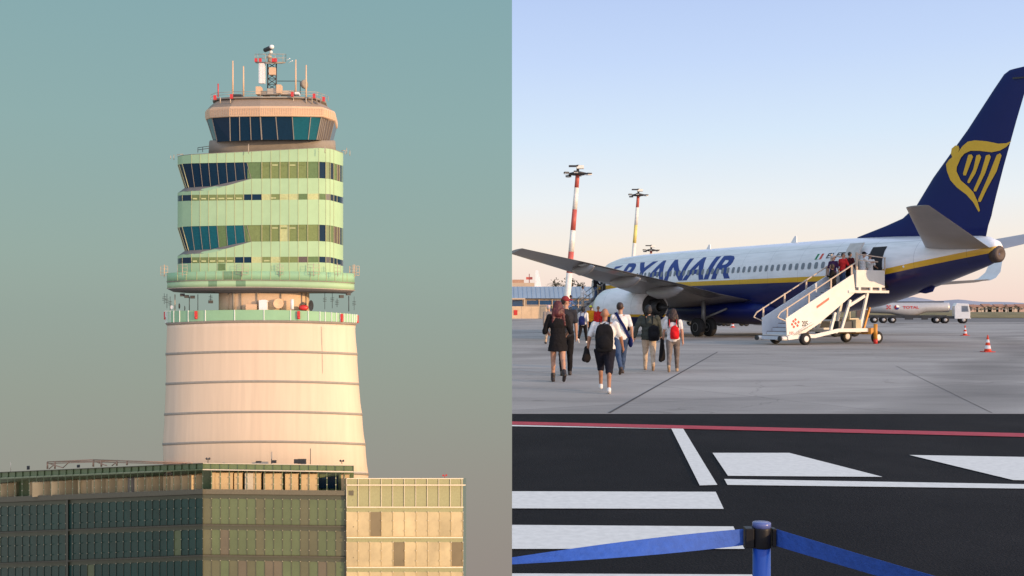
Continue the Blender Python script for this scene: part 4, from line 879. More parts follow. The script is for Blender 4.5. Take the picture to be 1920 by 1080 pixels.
for y, mt in ((-.82, m_stw), (.82, m_stg)):
    pan = MB(); pan.prism([(.42, y - .03, .42), (.36, y - .03, 1.24), (4.5, y - .03, 3.35), (4.62, y - .03, 2.45), (2.3, y - .03, .95), (1.5, y - .03, .55), (.7, y - .03, .3)], (0, .06, 0)); p_ = pan.build('side_panel', mt, stairs, bevel=.01)
    b = MB()
    for x in (.45, 1.75, 3.1, 4.4): b.box((x, y, 1.22 + x * .511), (.09, .05, .62))
    b.bar((.05, y, 1.505), (4.65, y, 3.87), .055, .055); b.bar((.05, y, 1.505), (-.12, y, 1.28), .05, .05); b.bar((-.12, y, 1.28), (.4, y, 1.1), .05, .05); b.build('handrail', M('tan_rail', (.5, .40, .32), .5), stairs, bevel=.008)
    # platform parapet
    b = MB(); b.box((5.6, y, 3.12), (1.85, .07, .84)); b.build('platform_panel', m_stw, stairs, bevel=.015)
    b = MB(); b.box((4.72, y, 3.95), (.09, .07, .85)); b.bar((4.72, y, 4.3), (6.6, y, 4.15), .05, .05); b.bar((4.72, y, 4.0), (6.1, y, 3.95), .04, .04); b.bar((6.55, y, 4.15), (6.55, y, 3.55), .05, .05); b.build('platform_rail', M('tan_rail', (.5, .4, .32)), stairs)
    if y < 0:
        b = MB(); b.prism([(2.2, y - .045, 1.69), (2.95, y - .045, 2.10), (2.94, y - .045, 2.21), (2.19, y - .045, 1.80)], (0, .01, 0)); b.build('panel_strip', M('faded_red_paint', (.55, .16, .10), .6), p_)
        for x, z in ((.5, 1.0), (.62, .9), (.74, .8), (.42, .86), (.62, 1.08), (.8, .96), (.52, .74)):
            bb = MB(); bb.box((x + .3, y - .036, z + .1), (.11, .01, .1), rot=Matrix.Rotation(.6, 3, 'Y')); bb.build('panel_emblem', m_red, p_)
        letter('panel_number', '205', m_dark, p_, lambda u, v: V((1.3 + u * .36, y - .037, .86 + u * .0 + v * .26)), bold=.02)
        letter('panel_number', '105', m_red, p_, lambda u, v: V((.55 + u * .26, y - .037, .5 + v * .13)), bold=.01)
b = MB(); b.box((5.6, 0, 2.61), (2.05, 1.62, .09)); b.build('platform', m_step, stairs)
b = MB()
for y in (-.86, .86):
    b.box((5.45, y, 2.50), (2.6, .09, .12), m=0)
    for x in (4.85, 5.6, 6.2): b.box((x, y, 2.63), (.14, .08, .16), m=0)
b.build('platform_beam', m_stw, stairs)
b = MB()
for y in (-.78, .78):
    b.bar((5.45, y, 2.45), (4.9, y, .55), .11, .13); b.bar((5.25, y, 2.3), (4.2, y, 1.8), .12, .14); b.bar((4.35, y, 2.1), (3.75, y, .6), .1, .12); b.bar((3.4, y, 1.5), (3.1, y, .6), .1, .12)
b.build('support_legs', m_stw, stairs)
b = MB()
for y in (-.88, .88):
    P = [(.42, y, .33), (1.4, y, .42), (2.0, y, .40), (3.5, y, .66), (5.4, y, .66)]
    for p, q in zip(P, P[1:]): b.bar(p, q, .12, .17)
    b.bar((.45, y, .35), (2.0, y, .95), .08, .12); b.bar((.7, y, .42), (1.9, y, 1.0), .08, .12)
for x in (.5, 3.4, 5.3): b.box((x, 0, .42 if x < 1 else .62), (.12, 1.7, .12))
b.build('chassis', m_stw, stairs)
b = MB()
for y in (-.8, .8): b.tube((.08, y, .31), (.45, y, .31), .10, n=12); b.tube((.0, y, .31), (.09, y, .31), .11, n=12, m=1)
b.build('bumper', [m_stw, m_dark], stairs)
for x, r in ((1.35, .28), (5.85, .30)):
    for y in (-1.0, 1.0):
        b = MB(); b.lathe((x, y, r), [(r * .6, -.11), (r * .95, -.1), (r, -.05), (r, .05), (r * .95, .1), (r * .6, .11)], (0, 1, 0), 24); w_ = b.build('wheel', m_blk, stairs)
        b = MB(); b.lathe((x, y, r), [(.02, -.125), (r * .3, -.13), (r * .62, -.1), (r * .62, .1), (r * .3, .13), (.02, .125)], (0, 1, 0), 18); b.build('wheel_rim', m_stw, w_)
b = MB(); b.box((4.1, -.5, .88), (.9, .5, .42)); b.build('battery_box', m_dark, stairs, bevel=.02)
b = MB(); b.box((4.75, -.72, .85), (.35, .4, .62)); b.build('control_box', M('beige_box', (.5, .42, .26), .6), stairs, bevel=.02)
b = MB(); b.box((5.6, 0, .6), (.5, 1.9, .3)); b.bar((5.5, -.5, .7), (5.9, -.5, 1.75), .09, .09); b.build('drawbar', m_orange, stairs, bevel=.01)
for x, y in ((5.55, -1.2), (3.3, 1.0)):
    b = MB(); b.tube((x, y, .22), (x, y, .95), .09, n=14, m=0); b.tube((x, y, .0), (x, y, .22), .095, n=14, m=1); b.build('stabiliser_jack', [m_orange, m_red], stairs)
# folding airstairs at the front door
fd = V((PX0, PY0, 0)) + V((hx, hy, 0)) * (31.5 - 6.0) + e1 * -1.85
fs0 = fd - e1 * 4.0
fstairs = empty('folding_airstairs', fs0, SRZ)
tag(fstairs, 'narrow grey folding airstairs at the front door beyond the engine', 'boarding stairs')
b = MB()
for i in range(11): x = .2 + 3.6 * i / 10.; b.box((x, 0, .1 + 2.5 * i / 10), (.3, .9, .05))
b.build('steps', m_step, fstairs)
for y in (-.5, .5):
    b = MB(); b.bar((0, y, .05), (3.95, y, 2.65), .07, .34); b.build('stringer', M('grey_stringer', (.36, .36, .36), .5), fstairs)
    b = MB(); b.bar((.3, y, 1.15), (3.9, y, 3.6), .045, .045)
    for x in (.4, 1.5, 2.6, 3.7): b.bar((x, y, .1 + x * .66), (x, y, 1.0 + x * .68), .04, .04)
    b.build('handrail', m_gear, fstairs)

# ------------------------------------------------------------------ traffic cones
def cone_mesh(h):
    root = empty('traffic_cone', (0, 0, 0)); r = h * .2
    b = MB(); b.box((0, 0, .015), (h * .62, h * .62, .03)); b.build('base', m_red, root, bevel=.008)
    pr = [(r * (1 - .86 * t), .03 + (h - .03) * t) for t in (0, .16, .16, .36, .36, .54, .54, .72, .72, 1)]
    b = MB(); b.lathe((0, 0, 0), pr, n=24, mf=lambda i, j: 1 if i in (2, 6) else 0); b.build('cone_body', [M('orange_red_plastic', (.62, .06, .02), .45), M('white_band', (.75, .72, .7), .4)], root)
    return root
cn = cone_mesh(.66)
cones = [(1852, 660, 'nearest red and white traffic cone on the open apron'), (1809.5, 629, 'red and white traffic cone in front of the fuel tanker cab'), (1374, 614, 'red and white traffic cone under the airliner beside its main wheels')]
for i, (px, py, lb) in enumerate(cones):
    o = cn if i == 0 else copy_tree(cn); o.location = G(px, py); tag(o, lb, 'traffic cone', 'traffic cones on the apron')
    if i == 2: o.scale = (1.1, 1.1, 1.1)

# ------------------------------------------------------------------ flood light masts
m_mred = M('mast_red', (.50, .10, .075), .5); m_mwht = M('mast_white', (.78, .74, .66), .5); m_myel = M('mast_yellow', (.75, .6, .18), .5)
def mast(Y, p0, bands, head, r0, r1, label, hs):
    """p0: base pixel column, bands: list of (row, colour) from the top down to the ground; head (px,py)"""
    zt = U(head[0], head[1], Y); base = V(((p0 - CXP) / FP * Y, Y, 0)); root = empty('light_mast', base)
    tag(root, label, 'light mast', 'flood light masts')
    hz = zt.z
    def at(z): return base.lerp(V((zt.x, Y, hz)), z / hz)
    def rad(z): return lerp(r0, r1, z / hz)
    zs = [hz] + [CH + (HY - row) / FP * Y for row, _ in bands] + [0]
    for k in range(len(bands) + 1):
        mt = [m_mred, m_mwht, m_myel][bands[k][1]] if k < len(bands) else m_mwht
        b = MB(); b.tube(at(zs[k + 1]), at(zs[k]), rad(zs[k + 1]), rad(zs[k]), 16); b.build('pole_section', mt, root, True)
    T = at(hz)
    b = MB(); b.lathe(T + V((0, 0, -.3 * hs)), [(.3 * hs, -.1), (1.05 * hs, 0), (1.05 * hs, .12 * hs), (.4 * hs, .3 * hs)], n=16); b.tube(T, T + V((0, 0, .75 * hs)), .16 * hs, n=10); b.build('head_frame', m_dark, root, True)
    for k in range(6):
        t = 2 * math.pi * k / 6 + .3; c = T + V((math.cos(t) * 1.35 * hs, math.sin(t) * 1.35 * hs, -.22 * hs + .1 * math.sin(t * 2)))
        b = MB(); b.box(c, (.5 * hs, .42 * hs, .15 * hs), rz=t); b.box(c + V((0, 0, -.12 * hs)), (.5 * hs, .4 * hs, .05), rz=t, m=1); b.build('floodlight', [m_dark, m_mwht], root, True)
    b = MB(); b.box(T + V((-.5 * hs, 0, .62 * hs)), (1.0 * hs, .5 * hs, .16 * hs)); b.build('obstruction_beacon', m_dark, root, True)
    b = MB(); b.box(T + V((.25 * hs, 0, .5 * hs)), (.8 * hs, .5 * hs, .35 * hs)); b.build('winch_cover', m_mwht, root, True)
    return root
mast(85, 1059, [(352, 0), (393, 1), (432, 0), (472, 1), (512, 0)], (1083.5, 322), .31, .18, 'tall red and white striped floodlight mast crossed by the wing', .8)
mast(125, 1178, [(389, 0), (422, 1), (456, 2)], (1197, 363), .30, .19, 'white floodlight mast with one red and one yellow band behind the nose', .85)
mast(138, 1216, [(475, 0)], (1221, 467), .25, .16, 'low distant floodlight mast peeping over the fuselage', .8)

# ------------------------------------------------------------------ barrier post with tape
m_bpost = M('blue_post_paint', (.012, .06, .34), .3, var=.06, scale=10)
m_tape = M('blue_webbing', (.024, .09, .40), .75, var=.12, scale=40, bump=.3)
m_bcap = M('black_plastic', (.009, .009, .011), .45, spec=.25)
Yp = 2.95; pb = V(((1428 - CXP) / FP * Yp, Yp, 0)); post = empty('barrier_post', pb)
tag(post, 'blue barrier post with black head holding two tapes', 'barrier post')
b = MB(); b.tube((0, 0, .02), (0, 0, .925), .027, n=28); b.build('post', m_bpost, post)
b = MB(); b.lathe((0, 0, 0), [(.17, 0), (.17, .01), (.15, .02), (.03, .03)], n=32); b.build('base', m_bcap, post)
b = MB(); b.lathe((0, 0, 0), [(.028, .918), (.0285, .92), (.0285, .975), (.0275, .982)], n=28); b.box((-.040, .0, .95), (.026, .036, .06)); b.box((.036, 0, .95), (.012, .03, .056)); b.build('tape_head', m_bcap, post, bevel=.002)
b = MB(); b.lathe((0, 0, 0), [(.0284, .981), (.0284, .993), (.0272, .9955), (.002, .996)], n=28); b.build('cap', M('blue_cap', (.10, .13, .34), .25), post)
def tape(name, p, q, w0, tw0, tw1, sag, label, clip=None):
    p, q = V(p), V(q); b = MB(); r0, r1 = [], []; n = 40
    for i in range(n + 1):
        t = i / n; c = p.lerp(q, t) + V((0, 0, -sag * 4 * t * (1 - t))); a = lerp(tw0, tw1, t)
        d = (q - p).normalized(); s = d.cross(V((0, 0, 1))).normalized()
        u = V((0, 0, 1)) * math.cos(a) + s * math.sin(a)
        r0.append(c + u * w0 / 2); r1.append(c - u * w0 / 2)
    nrm = (q - p).normalized().cross(V((0, 0, 1))) * .0012
    b.loft([r0, r1], closed=False); b.loft([[x + nrm for x in r1], [x + nrm for x in r0]], closed=False); b.loft([r1, [x + nrm for x in r1]], closed=False); b.loft([r0, [x + nrm for x in r0]], closed=False)
    o = b.build(name, m_tape, clip=clip); tag(o, label, 'barrier tape', 'blue barrier tapes'); return o
h0 = pb + V((-.056, 0, .95)); tape('barrier_tape', h0, (-.05, 2.6, .963), .05, .0, 1.58, .0, 'blue tape stretched from the barrier post to the left', CLIP0)
h1 = pb + V((.042, 0, .95)); tape('barrier_tape', h1, (1.62, 1.72, .93), .054, .1, 1.0, .01, 'blue tape stretched from the barrier post to the lower right')

# ------------------------------------------------------------------ fuel tanker
tk = empty('fuel_tanker', G(1716, 606), R(-16), .78)
tag(tk, 'long silver articulated fuel tanker parked beyond the tail', 'fuel tanker')
m_tank = M('tank_grey_paint', (.50, .48, .46), .35, var=.06, metal=.2); m_cab = M('white_cab_paint', (.74, .74, .74), .3, var=.04)
b = MB(); rg = []
for x, zc, rz_, ry in ((-6.6, 2.35, .5, .7), (-6.5, 2.35, .78, 1.02), (-3.6, 2.3, .86, 1.12), (-2.2, 2.16, 1.02, 1.15), (-.8, 2.1, 1.1, 1.15), (.2, 2.16, 1.0, 1.15), (1.4, 2.4, .78, 1.12), (4.4, 2.42, .74, 1.1), (4.7, 2.42, .7, 1.0), (4.8, 2.42, .5, .7)):
    rg.append([(x, ry * math.copysign(abs(math.cos(t)) ** .8, math.cos(t)), zc + rz_ * math.copysign(abs(math.sin(t)) ** .9, math.sin(t))) for t in [2 * math.pi * i / 28 for i in range(28)]])
b.loft(rg); tank = b.build('tank', m_tank, tk)
b = MB(); b.box((-.6, 0, 3.26), (9.2, .7, .12)); b.build('walkway', m_dark, tk)
letter('tank_lettering', 'TOTAL', m_red, tank, lambda u, v: V((-1.9 + u * 2.3, -1.17 + .0 * v, 2.2 + v * .42)), bold=.03)
b = MB(); b.lathe((-2.75, -1.16, 2.42), [(.02, -.02), (.36, -.015), (.36, .05)], (0, 1, 0), 20, mf=lambda i, j: 0 if j < 7 else (1 if j < 14 else 2)); b.build('tank_roundel', [m_blue, m_red, m_mwht], tank)
b = MB()
for x, z in ((-4.1, 2.65), (-3.7, 2.65), (-3.9, 2.45), (-4.1, 2.25), (-3.7, 2.25)): b.box((x, -1.13, z), (.2, .04, .2))
b.build('tank_emblem', m_red, tank)
b = MB(); b.box((-1.2, 0, 1.02), (11, 1.9, .42)); b.box((5.0, 0, .9), (4.6, 1.6, .4)); b.build('chassis', m_dark, tk)
b = MB(); b.box((-7.7, 0, 1.5), (1.6, 2.2, 1.1)); b.build('pump_cabinet', M('brown_cabinet', (.13, .085, .07), .6), tk, bevel=.03)
b = MB(); b.prism([(5.35, -1.2, .7), (7.45, -1.2, .7), (7.5, -1.2, 1.7), (7.25, -1.2, 2.95), (5.6, -1.2, 3.05), (5.35, -1.2, 2.6)], (0, 2.4, 0)); cab = b.build('cab', m_cab, tk, bevel=.06)
b = MB(); b.prism([(7.5, -1.08, 1.75), (7.5, 1.08, 1.75), (7.29, 1.0, 2.75), (7.29, -1.0, 2.75)], (.03, 0, 0)); b.build('windscreen', M('cab_glass', (.25, .30, .31), .15), cab)
b = MB(); b.prism([(6.3, -1.22, 1.75), (7.25, -1.22, 1.75), (7.12, -1.22, 2.65), (6.3, -1.22, 2.65)], (0, .02, 0)); b.build('side_window', m_win, cab)
b = MB(); b.box((7.5, 0, 1.0), (.08, 1.7, .5)); b.build('grille', m_win, cab)
for y in (-.9, .9): b = MB(); b.box((7.55, y, .78), (.06, .4, .2)); b.build('headlight', m_mwht, cab)
b = MB(); b.bar((7.3, -1.2, 2.5), (7.55, -1.5, 2.5), .05, .05); b.box((7.55, -1.5, 2.2), (.1, .22, .6)); b.build('mirror', m_dark, cab)
for x in (-5.9, -4.6, -3.3, 2.9, 4.1, 6.6):
    for y in (-1.0, 1.0):
        b = MB(); b.lathe((x, y, .52), [(.3, -.17), (.5, -.16), (.52, -.1), (.52, .1), (.5, .16), (.3, .17)], (0, 1, 0), 20); wh = b.build('wheel', m_blk, tk)
        b = MB(); b.lathe((x, y, .52), [(.03, -.2), (.16, -.2), (.3, -.14), (.3, .14), (.16, .2), (.03, .2)], (0, 1, 0), 16); b.build('wheel_rim', m_tank, wh)
for x, w_ in ((-1.0, 1.2), (1.2, .9)): b = MB(); b.box((x, -.95, .8), (w_, .3, .5)); b.build('side_locker', m_dark, tk)

# ------------------------------------------------------------------ ground support vehicles
tr = empty('baggage_tractor', G(1570, 631), R(28), .95)
tag(tr, 'beige baggage tractor with black wheels behind the rear stairs', 'baggage tractor')
m_gse = M('gse_beige_paint', (.56, .46, .28), .5)
b = MB(); b.box((0, 0, .75), (2.6, 1.3, .5)); b.box((.85, 0, 1.08), (.9, 1.2, .2)); b.build('body', m_gse, tr, bevel=.05)
b = MB(); b.box((-.35, 0, 1.15), (.5, 1.0, .12)); b.box((-.6, 0, 1.4), (.1, 1.0, .5)); b.build('seat', m_dark, tr, bevel=.02)
b = MB(); b.box((-.2, 0, 2.2), (1.5, 1.3, .08))
for x in (-.85, .45):
    for y in (-.6, .6): b.bar((x, y, 1.0), (x, y, 2.2), .06, .06)
b.build('canopy_frame', m_gse, tr)
b = MB(); b.tube((.3, .2, 1.2), (.05, .2, 1.55), .03); b.lathe((.05, .2, 1.55), [(.17, -.02), (.19, 0), (.17, .02)], (-.5, 0, 1), 14); b.build('steering_wheel', m_dark, tr)
for x in (-.85, .85):
    for y in (-.62, .62):
        b = MB(); b.lathe((x, y, .36), [(.2, -.13), (.34, -.12), (.36, 0), (.34, .12), (.2, .13)], (0, 1, 0), 20); wh = b.build('wheel', m_blk, tr)
        b = MB(); b.lathe((x, y, .36), [(.02, -.15), (.2, -.12), (.2, .12), (.02, .15)], (0, 1, 0), 14); b.build('wheel_rim', m_stw, wh)
bl = empty('belt_loader', G(1322, 611), R(-158), .95)
tag(bl, 'belt loader with raised conveyor standing behind the main wheels', 'belt loader')
b = MB(); b.box((0, 0, .7), (4.2, 1.5, .45)); b.box((1.6, .4, 1.1), (.8, .6, .5)); b.build('body', m_gse, bl, bevel=.04)
b = MB(); b.bar((-2.6, 0, .9), (3.0, 0, 2.0), .8, .22); b.bar((-2.6, .45, .95), (3.0, .45, 2.12), .06, .3); b.bar((-2.6, -.45, .95), (3.0, -.45, 2.12), .06, .3); b.build('conveyor', M('conveyor_sunlit', (.66, .42, .2), .5), bl)  # orange in the colour stands in for warm sunlight on the conveyor
b = MB(); b.bar((.6, .2, .9), (1.6, .2, 1.7), .1, .1); b.bar((.6, -.2, .9), (1.6, -.2, 1.7), .1, .1); b.build('lift_ram', m_gear, bl)
for x in (-1.3, 1.4):
    for y in (-.7, .7):
        b = MB(); b.lathe((x, y, .38), [(.2, -.13), (.36, -.12), (.38, 0), (.36, .12), (.2, .13)], (0, 1, 0), 20); wh = b.build('wheel', m_blk, bl)
        b = MB(); b.lathe((x, y, .38), [(.02, -.15), (.2, -.12), (.2, .12), (.02, .15)], (0, 1, 0), 14); b.build('wheel_rim', m_stw, wh)
dl = empty('tow_cart', G(1378, 611.5), R(10))
tag(dl, 'small tow cart with white box and drawbar under the fuselage', 'cart')
b = MB(); b.box((0, 0, .55), (2.6, 1.2, .14)); b.bar((1.3, 0, .5), (3.4, 0, .35), .09, .09); b.build('frame', m_gear, dl)
b = MB(); b.box((-.5, 0, .95), (.9, .8, .6)); b.build('cargo_box', m_stw, dl, bevel=.04)
for x in (-.95, .95):
    for y in (-.55, .55): b = MB(); b.lathe((x, y, .3), [(.15, -.1), (.29, -.09), (.3, 0), (.29, .09), (.15, .1)], (0, 1, 0), 16); b.build('wheel', m_blk, dl)

# ------------------------------------------------------------------ terminal, wall, far things
term = empty('terminal_building', (6, 139.5, .5)); tag(term, 'low terminal building with blue metal roof and glazed front', 'building')
Yt = 139.0
def TB(px, py, dy=0): return V(((px - CXP) / FP * Yt, Yt + dy, CH + (HY - py) / FP * Yt))
m_beig = M('beige_render', (.52, .40, .28), .8, var=.08, scale=.5); m_bluer = M('blue_metal_roof', (.24, .32, .41), .5, var=.08, scale=.4)
x1 = TB(1112, 0).x; zg0 = .5
b = MB(); b.box((x1 / 2, Yt + 3.5, 1.9), (x1 - .02, 6, 2.8)); b.build('wall', m_beig, term, True)
b = MB(); b.prism([(0.0, Yt - .4, 3.25), (0, Yt + 7, 3.25), (0, Yt + 6, 5.0), (0, Yt + 2.5, 5.0)], (x1, 0, 0))
for i in range(18): b.bar((x1 * (i + .5) / 18, Yt - .35, 3.32), (x1 * (i + .5) / 18, Yt + 2.4, 5.03), .03, .03)
b.build('roof', m_bluer, term, True)
for i in range(5):
    xa = 2.1 + i * 1.9
    b = MB(); b.box((xa + .85, Yt + .42, 1.85), (1.7, .12, 2.2)); b.build('window', M('blue_glazing', (.02, .07, .17), .12), term, True)
b = MB(); b.box((x1 / 2 + .8, Yt + .3, 2.25), (x1 - 2, .1, .12))
for i in range(6): b.box((2.05 + i * 1.9, Yt + .3, 1.9), (.12, .12, 2.5))
b.build('window_frame', m_beig, term, True)
b = MB(); b.box((.95, Yt - .8, 3.15), (1.9, 2.2, .2)); b.box((1.8, Yt - 1.7, 1.9), (.22, .22, 2.5)); b.box((1.8, Yt - .1, 1.9), (.22, .22, 2.5)); b.build('porch', m_beig, term, True)
b = MB(); b.box((.8, Yt - .3, 1.9), (1.5, .1, 2.1)); b.build('porch_glazing', M('blue_glazing', (.02, .07, .17)), term, True)
wl = empty('apron_wall', (2.6, 133, .35)); tag(wl, 'low sunlit beige concrete wall in front of the terminal', 'wall')
b = MB()
for i in range(4): b.box((.65 + i * 1.32, 133, 1.2), (1.3, .3, 1.75))
b.build('wall_panels', M('warm_concrete', (.62, .45, .28), .8, var=.12, scale=1.2), wl, True, bevel=.02)
b = MB(); b.box((.5, 132.82, 1.2), (.5, .04, .7)); b.build('wall_notice', m_red, wl, True)
bb_ = empty('distant_building', (1.5, 150, 0)); tag(bb_, 'small sunlit cream building behind the terminal roof', 'building')
b = MB(); b.box((1.75, 150, 3.4), (3.4, 3, 4.7)); b.build('wall', m_beig, bb_, True)
b = MB(); b.box((.95, 149.8, 5.95), (1.8, 2.4, .6)); b.build('roof_block', M('terracotta', (.45, .26, .17), .8), bb_, True)
b = MB(); b.tube((2.7, 150, 5.5), (2.7, 150, 7.2), .07, n=6); b.box((2.7, 150, 6.5), (1.0, .1, .4)); b.build('roof_mast', m_mred, bb_, True)
ot = empty('parked_airliner', U(1010, 560, 152)); tag(ot, 'white tail of a distant parked airplane showing above the terminal roof', 'airplane')
def O(px, py, dy=0): return U(px, py, 152) + V((0, dy, 0))
b = MB(); b.prism([O(1004, 541), O(1003.5, 507), O(1009, 507), O(1016, 541)], (0, .25, 0)); b.build('tail_fin', m_wht, ot, True)
b = MB(); b.loft([[O(x, 545) + V((0, r * math.cos(t), r * math.sin(t))) for t in [2 * math.pi * i / 14 for i in range(14)]] for x, r in ((985, .9), (1004, .75), (1018, .45), (1026, .15))]); b.build('fuselage', m_wht, ot, True)

def tree(base, h, wdt, label, group, seed, palm=False, n=420, mt=None):
    rnd = random.Random(seed); root = empty('palm_tree' if palm else 'broadleaf_tree', base); tag(root, label, 'tree', group)
    b = MB(); top = V((0, 0, h * (.75 if palm else .55)))
    b.tube((0, 0, -.2), top, h * .035, h * .02, 8)
    if not palm:
        for k in range(5): t = 2 * math.pi * k / 5 + seed; b.tube(top * .75, top + V((math.cos(t) * wdt * .25, math.sin(t) * wdt * .25, h * .15)), h * .015, h * .006, 6)
    b.build('trunk', M('bark', (.10, .07, .05), .9), root)
    b = MB()
    if palm:
        for k in range(22):
            t = 2 * math.pi * k / 22 + rnd.random() * .3; up = rnd.uniform(-.1, .6); L_ = wdt * .5 * rnd.uniform(.8, 1.1); pr = None
            for i in range(7):
                u = i / 6; p = top + V((math.cos(t) * L_ * u, math.sin(t) * L_ * u, L_ * (up * u * 1.4 - .75 * u * u)))
                if pr is not None:
                    s = V((-math.sin(t), math.cos(t), -.25)) * .22 * (1 - .6 * u); s2 = V((math.sin(t), -math.cos(t), -.25)) * .22 * (1 - .6 * u)
                    b.add([pr, p, p + s], [(0, 1, 2)]); b.add([pr, p, p + s2], [(0, 1, 2)])
                pr = p
    else:
        cl = [(V((rnd.uniform(-.34, .34) * wdt, rnd.uniform(-.34, .34) * wdt, h * rnd.uniform(.42, .86))), wdt * rnd.uniform(.13, .24)) for _ in range(11)]
        for c, r in cl:
            for _ in range(n // 11):
                d = V((rnd.gauss(0, 1), rnd.gauss(0, 1), rnd.gauss(0, .8))).normalized() * r * rnd.uniform(.55, 1.05); s = wdt * rnd.uniform(.025, .05)
                a = V((rnd.gauss(0, 1), rnd.gauss(0, 1), rnd.gauss(0, 1))).normalized(); e = a.cross(V((.3, .5, .8))).normalized()
                q = c + d; b.add([q - a * s, q + e * s * .6, q + a * s, q - e * s * .6], [(0, 1, 2, 3)])
    b.build('crown', mt or M('dark_foliage', (.055, .055, .03), .8, var=.35, scale=1.2), root)
for i, (px, h, wd, Y, pl, lb) in enumerate(((1042, 7.4, 3.6, 155, True, 'dark palm tree left of the big striped mast'), (1058, 7.4, 4.2, 157, False, 'dark round tree crossed by the big striped mast'), (1075, 7.0, 4.6, 158, False, 'dark round tree right of the big striped mast'))):
    tree(V(((px - CXP) / FP * Y, Y, 0)), h, wd, lb, 'trees behind the terminal', i + 3, pl)
# far row of houses and trees on the right horizon
m_hw = [M('far_house_cream', (.52, .42, .33), .9), M('far_house_pink', (.50, .35, .29), .9), M('far_house_grey', (.42, .38, .34), .9)]; m_hr = M('far_roof_tile', (.36, .19, .13), .9)
def far_house(px, w_, h, k, lb):
    Y = 620; c = V(((px - CXP) / FP * Y, Y, 0)); root = empty('far_house', c); tag(root, lb, 'house', 'houses on the right horizon')
    b = MB(); b.box((0, 0, h / 2), (w_, 7, h)); b.build('wall', m_hw[k], root)
    b = MB(); b.prism([(-w_ / 2 - .3, -3.9, h), (-w_ / 2 - .3, 3.9, h), (-w_ / 2 - .3, 0, h + 1.6)], (w_ + .6, 0, 0)); b.build('roof', m_hr, root)
    b = MB()
    for i in range(3): b.box((w_ * (i - 1) * .3, -3.52, h * .6), (w_ * .12, .08, h * .28))
    b.build('window', m_win, root)
hs = [(1822, 5, 3.2, 1, 'pink house nearest the tanker cab'), (1834, 6, 3.0, 0, 'low cream house just right of the tanker cab'), (1847, 5, 3.6, 2, 'narrow grey house left of the cream row'), (1857, 7, 3.1, 0, 'cream house in the middle of the far row'), (1871, 6, 3.4, 1, 'pink house in the middle of the far row'), (1884, 6, 3.0, 2, 'grey house above the nearest cone'), (1896, 7, 3.3, 0, 'wide cream house right of the grey house'), (1911, 6, 3.5, 1, 'pink house at the right edge of the photo')]
for h_ in hs: far_house(*h_)
m_ft = M('far_foliage', (.10, .105, .075), .9, var=.3, scale=.6)
tl = ['first small tree right of the tanker cab', 'second small tree right of the tanker cab', 'third small tree right of the tanker cab', 'fourth small tree right of the tanker cab', 'fifth small tree right of the tanker cab', 'sixth small tree counted from the tanker cab', 'small tree before the grey house above the nearest cone', 'small tree right of the nearest cone', 'second last small tree on the right horizon', 'last small tree at the right edge of the horizon']
for i, px in enumerate((1818, 1828, 1840, 1852, 1864, 1877, 1889, 1901, 1910, 1922)):
    tree(V(((px - CXP) / FP * 500, 500, 0)), [4.2, 3.3, 3.0, 3.8, 3.1, 3.4, 4.4, 3.9, 3.6, 4.2][i], [5, 4, 5, 4, 5, 4.5, 5, 5, 4.5, 5][i], tl[i], 'trees on the right horizon', 30 + i, n=160, mt=m_ft)
# ------------------------------------------------------------------ people
SKIN = M('skin', (.42, .22, .14), .55, var=.05); SKIND = M('tanned_skin', (.34, .16, .09), .55, var=.05)
FOLD = []
for sz_ in (.10, .035):
    t_ = bpy.data.textures.new('folds', 'CLOUDS'); t_.noise_scale = sz_; t_.noise_depth = 2; FOLD.append(t_)
def cap(b, p, q, r1, r2=None, n=12, sx=1.0, sy=1.0):
    p, q = V(p), V(q); r2 = r1 if r2 is None else r2; d = q - p; L_ = d.length; d = d / L_ if L_ > 1e-6 else V((0, 0, 1))
    u = V((0, 1, 0)) if abs(d.y) < .9 else V((1, 0, 0)); x = d.cross(u).normalized(); y = d.cross(x).normalized(); rg = []
    for a in (-88, -60, -30, 0): c = p + d * math.sin(R(a)) * r1; rr = math.cos(R(a)) * r1; rg.append([c + (x * math.cos(2 * math.pi * i / n) * sx + y * math.sin(2 * math.pi * i / n) * sy) * rr for i in range(n)])
    for a in (0, 30, 60, 88): c = q + d * math.sin(R(a)) * r2; rr = math.cos(R(a)) * r2; rg.append([c + (x * math.cos(2 * math.pi * i / n) * sx + y * math.sin(2 * math.pi * i / n) * sy) * rr for i in range(n)])
    b.loft(rg)
def blob(b, name, mat, parent, vox=.012, it=3):
    o = b.build(name, mat, parent); m = o.modifiers.new('remesh', 'REMESH'); m.mode = 'VOXEL'; m.voxel_size = vox; m.use_smooth_shade = True
    if it: s = o.modifiers.new('smooth', 'SMOOTH'); s.factor = .5; s.iterations = it
    f_ = {'body': 0, 'hair': .022, 'cap': 0, 'shoe': .006, 'boot': .008, 'backpack': .016, 'dress': .03, 'jacket': .04}.get(name, .022)
    if f_:
        d_ = o.modifiers.new('folds', 'DISPLACE'); d_.texture = FOLD[name == 'hair']; d_.strength = f_; d_.mid_level = .5; d_.texture_coords = 'GLOBAL'
    return o
def cloth(name, col, rough=.85): return M(name, col, rough, var=.14, scale=9, bump=.3, spec=.12)
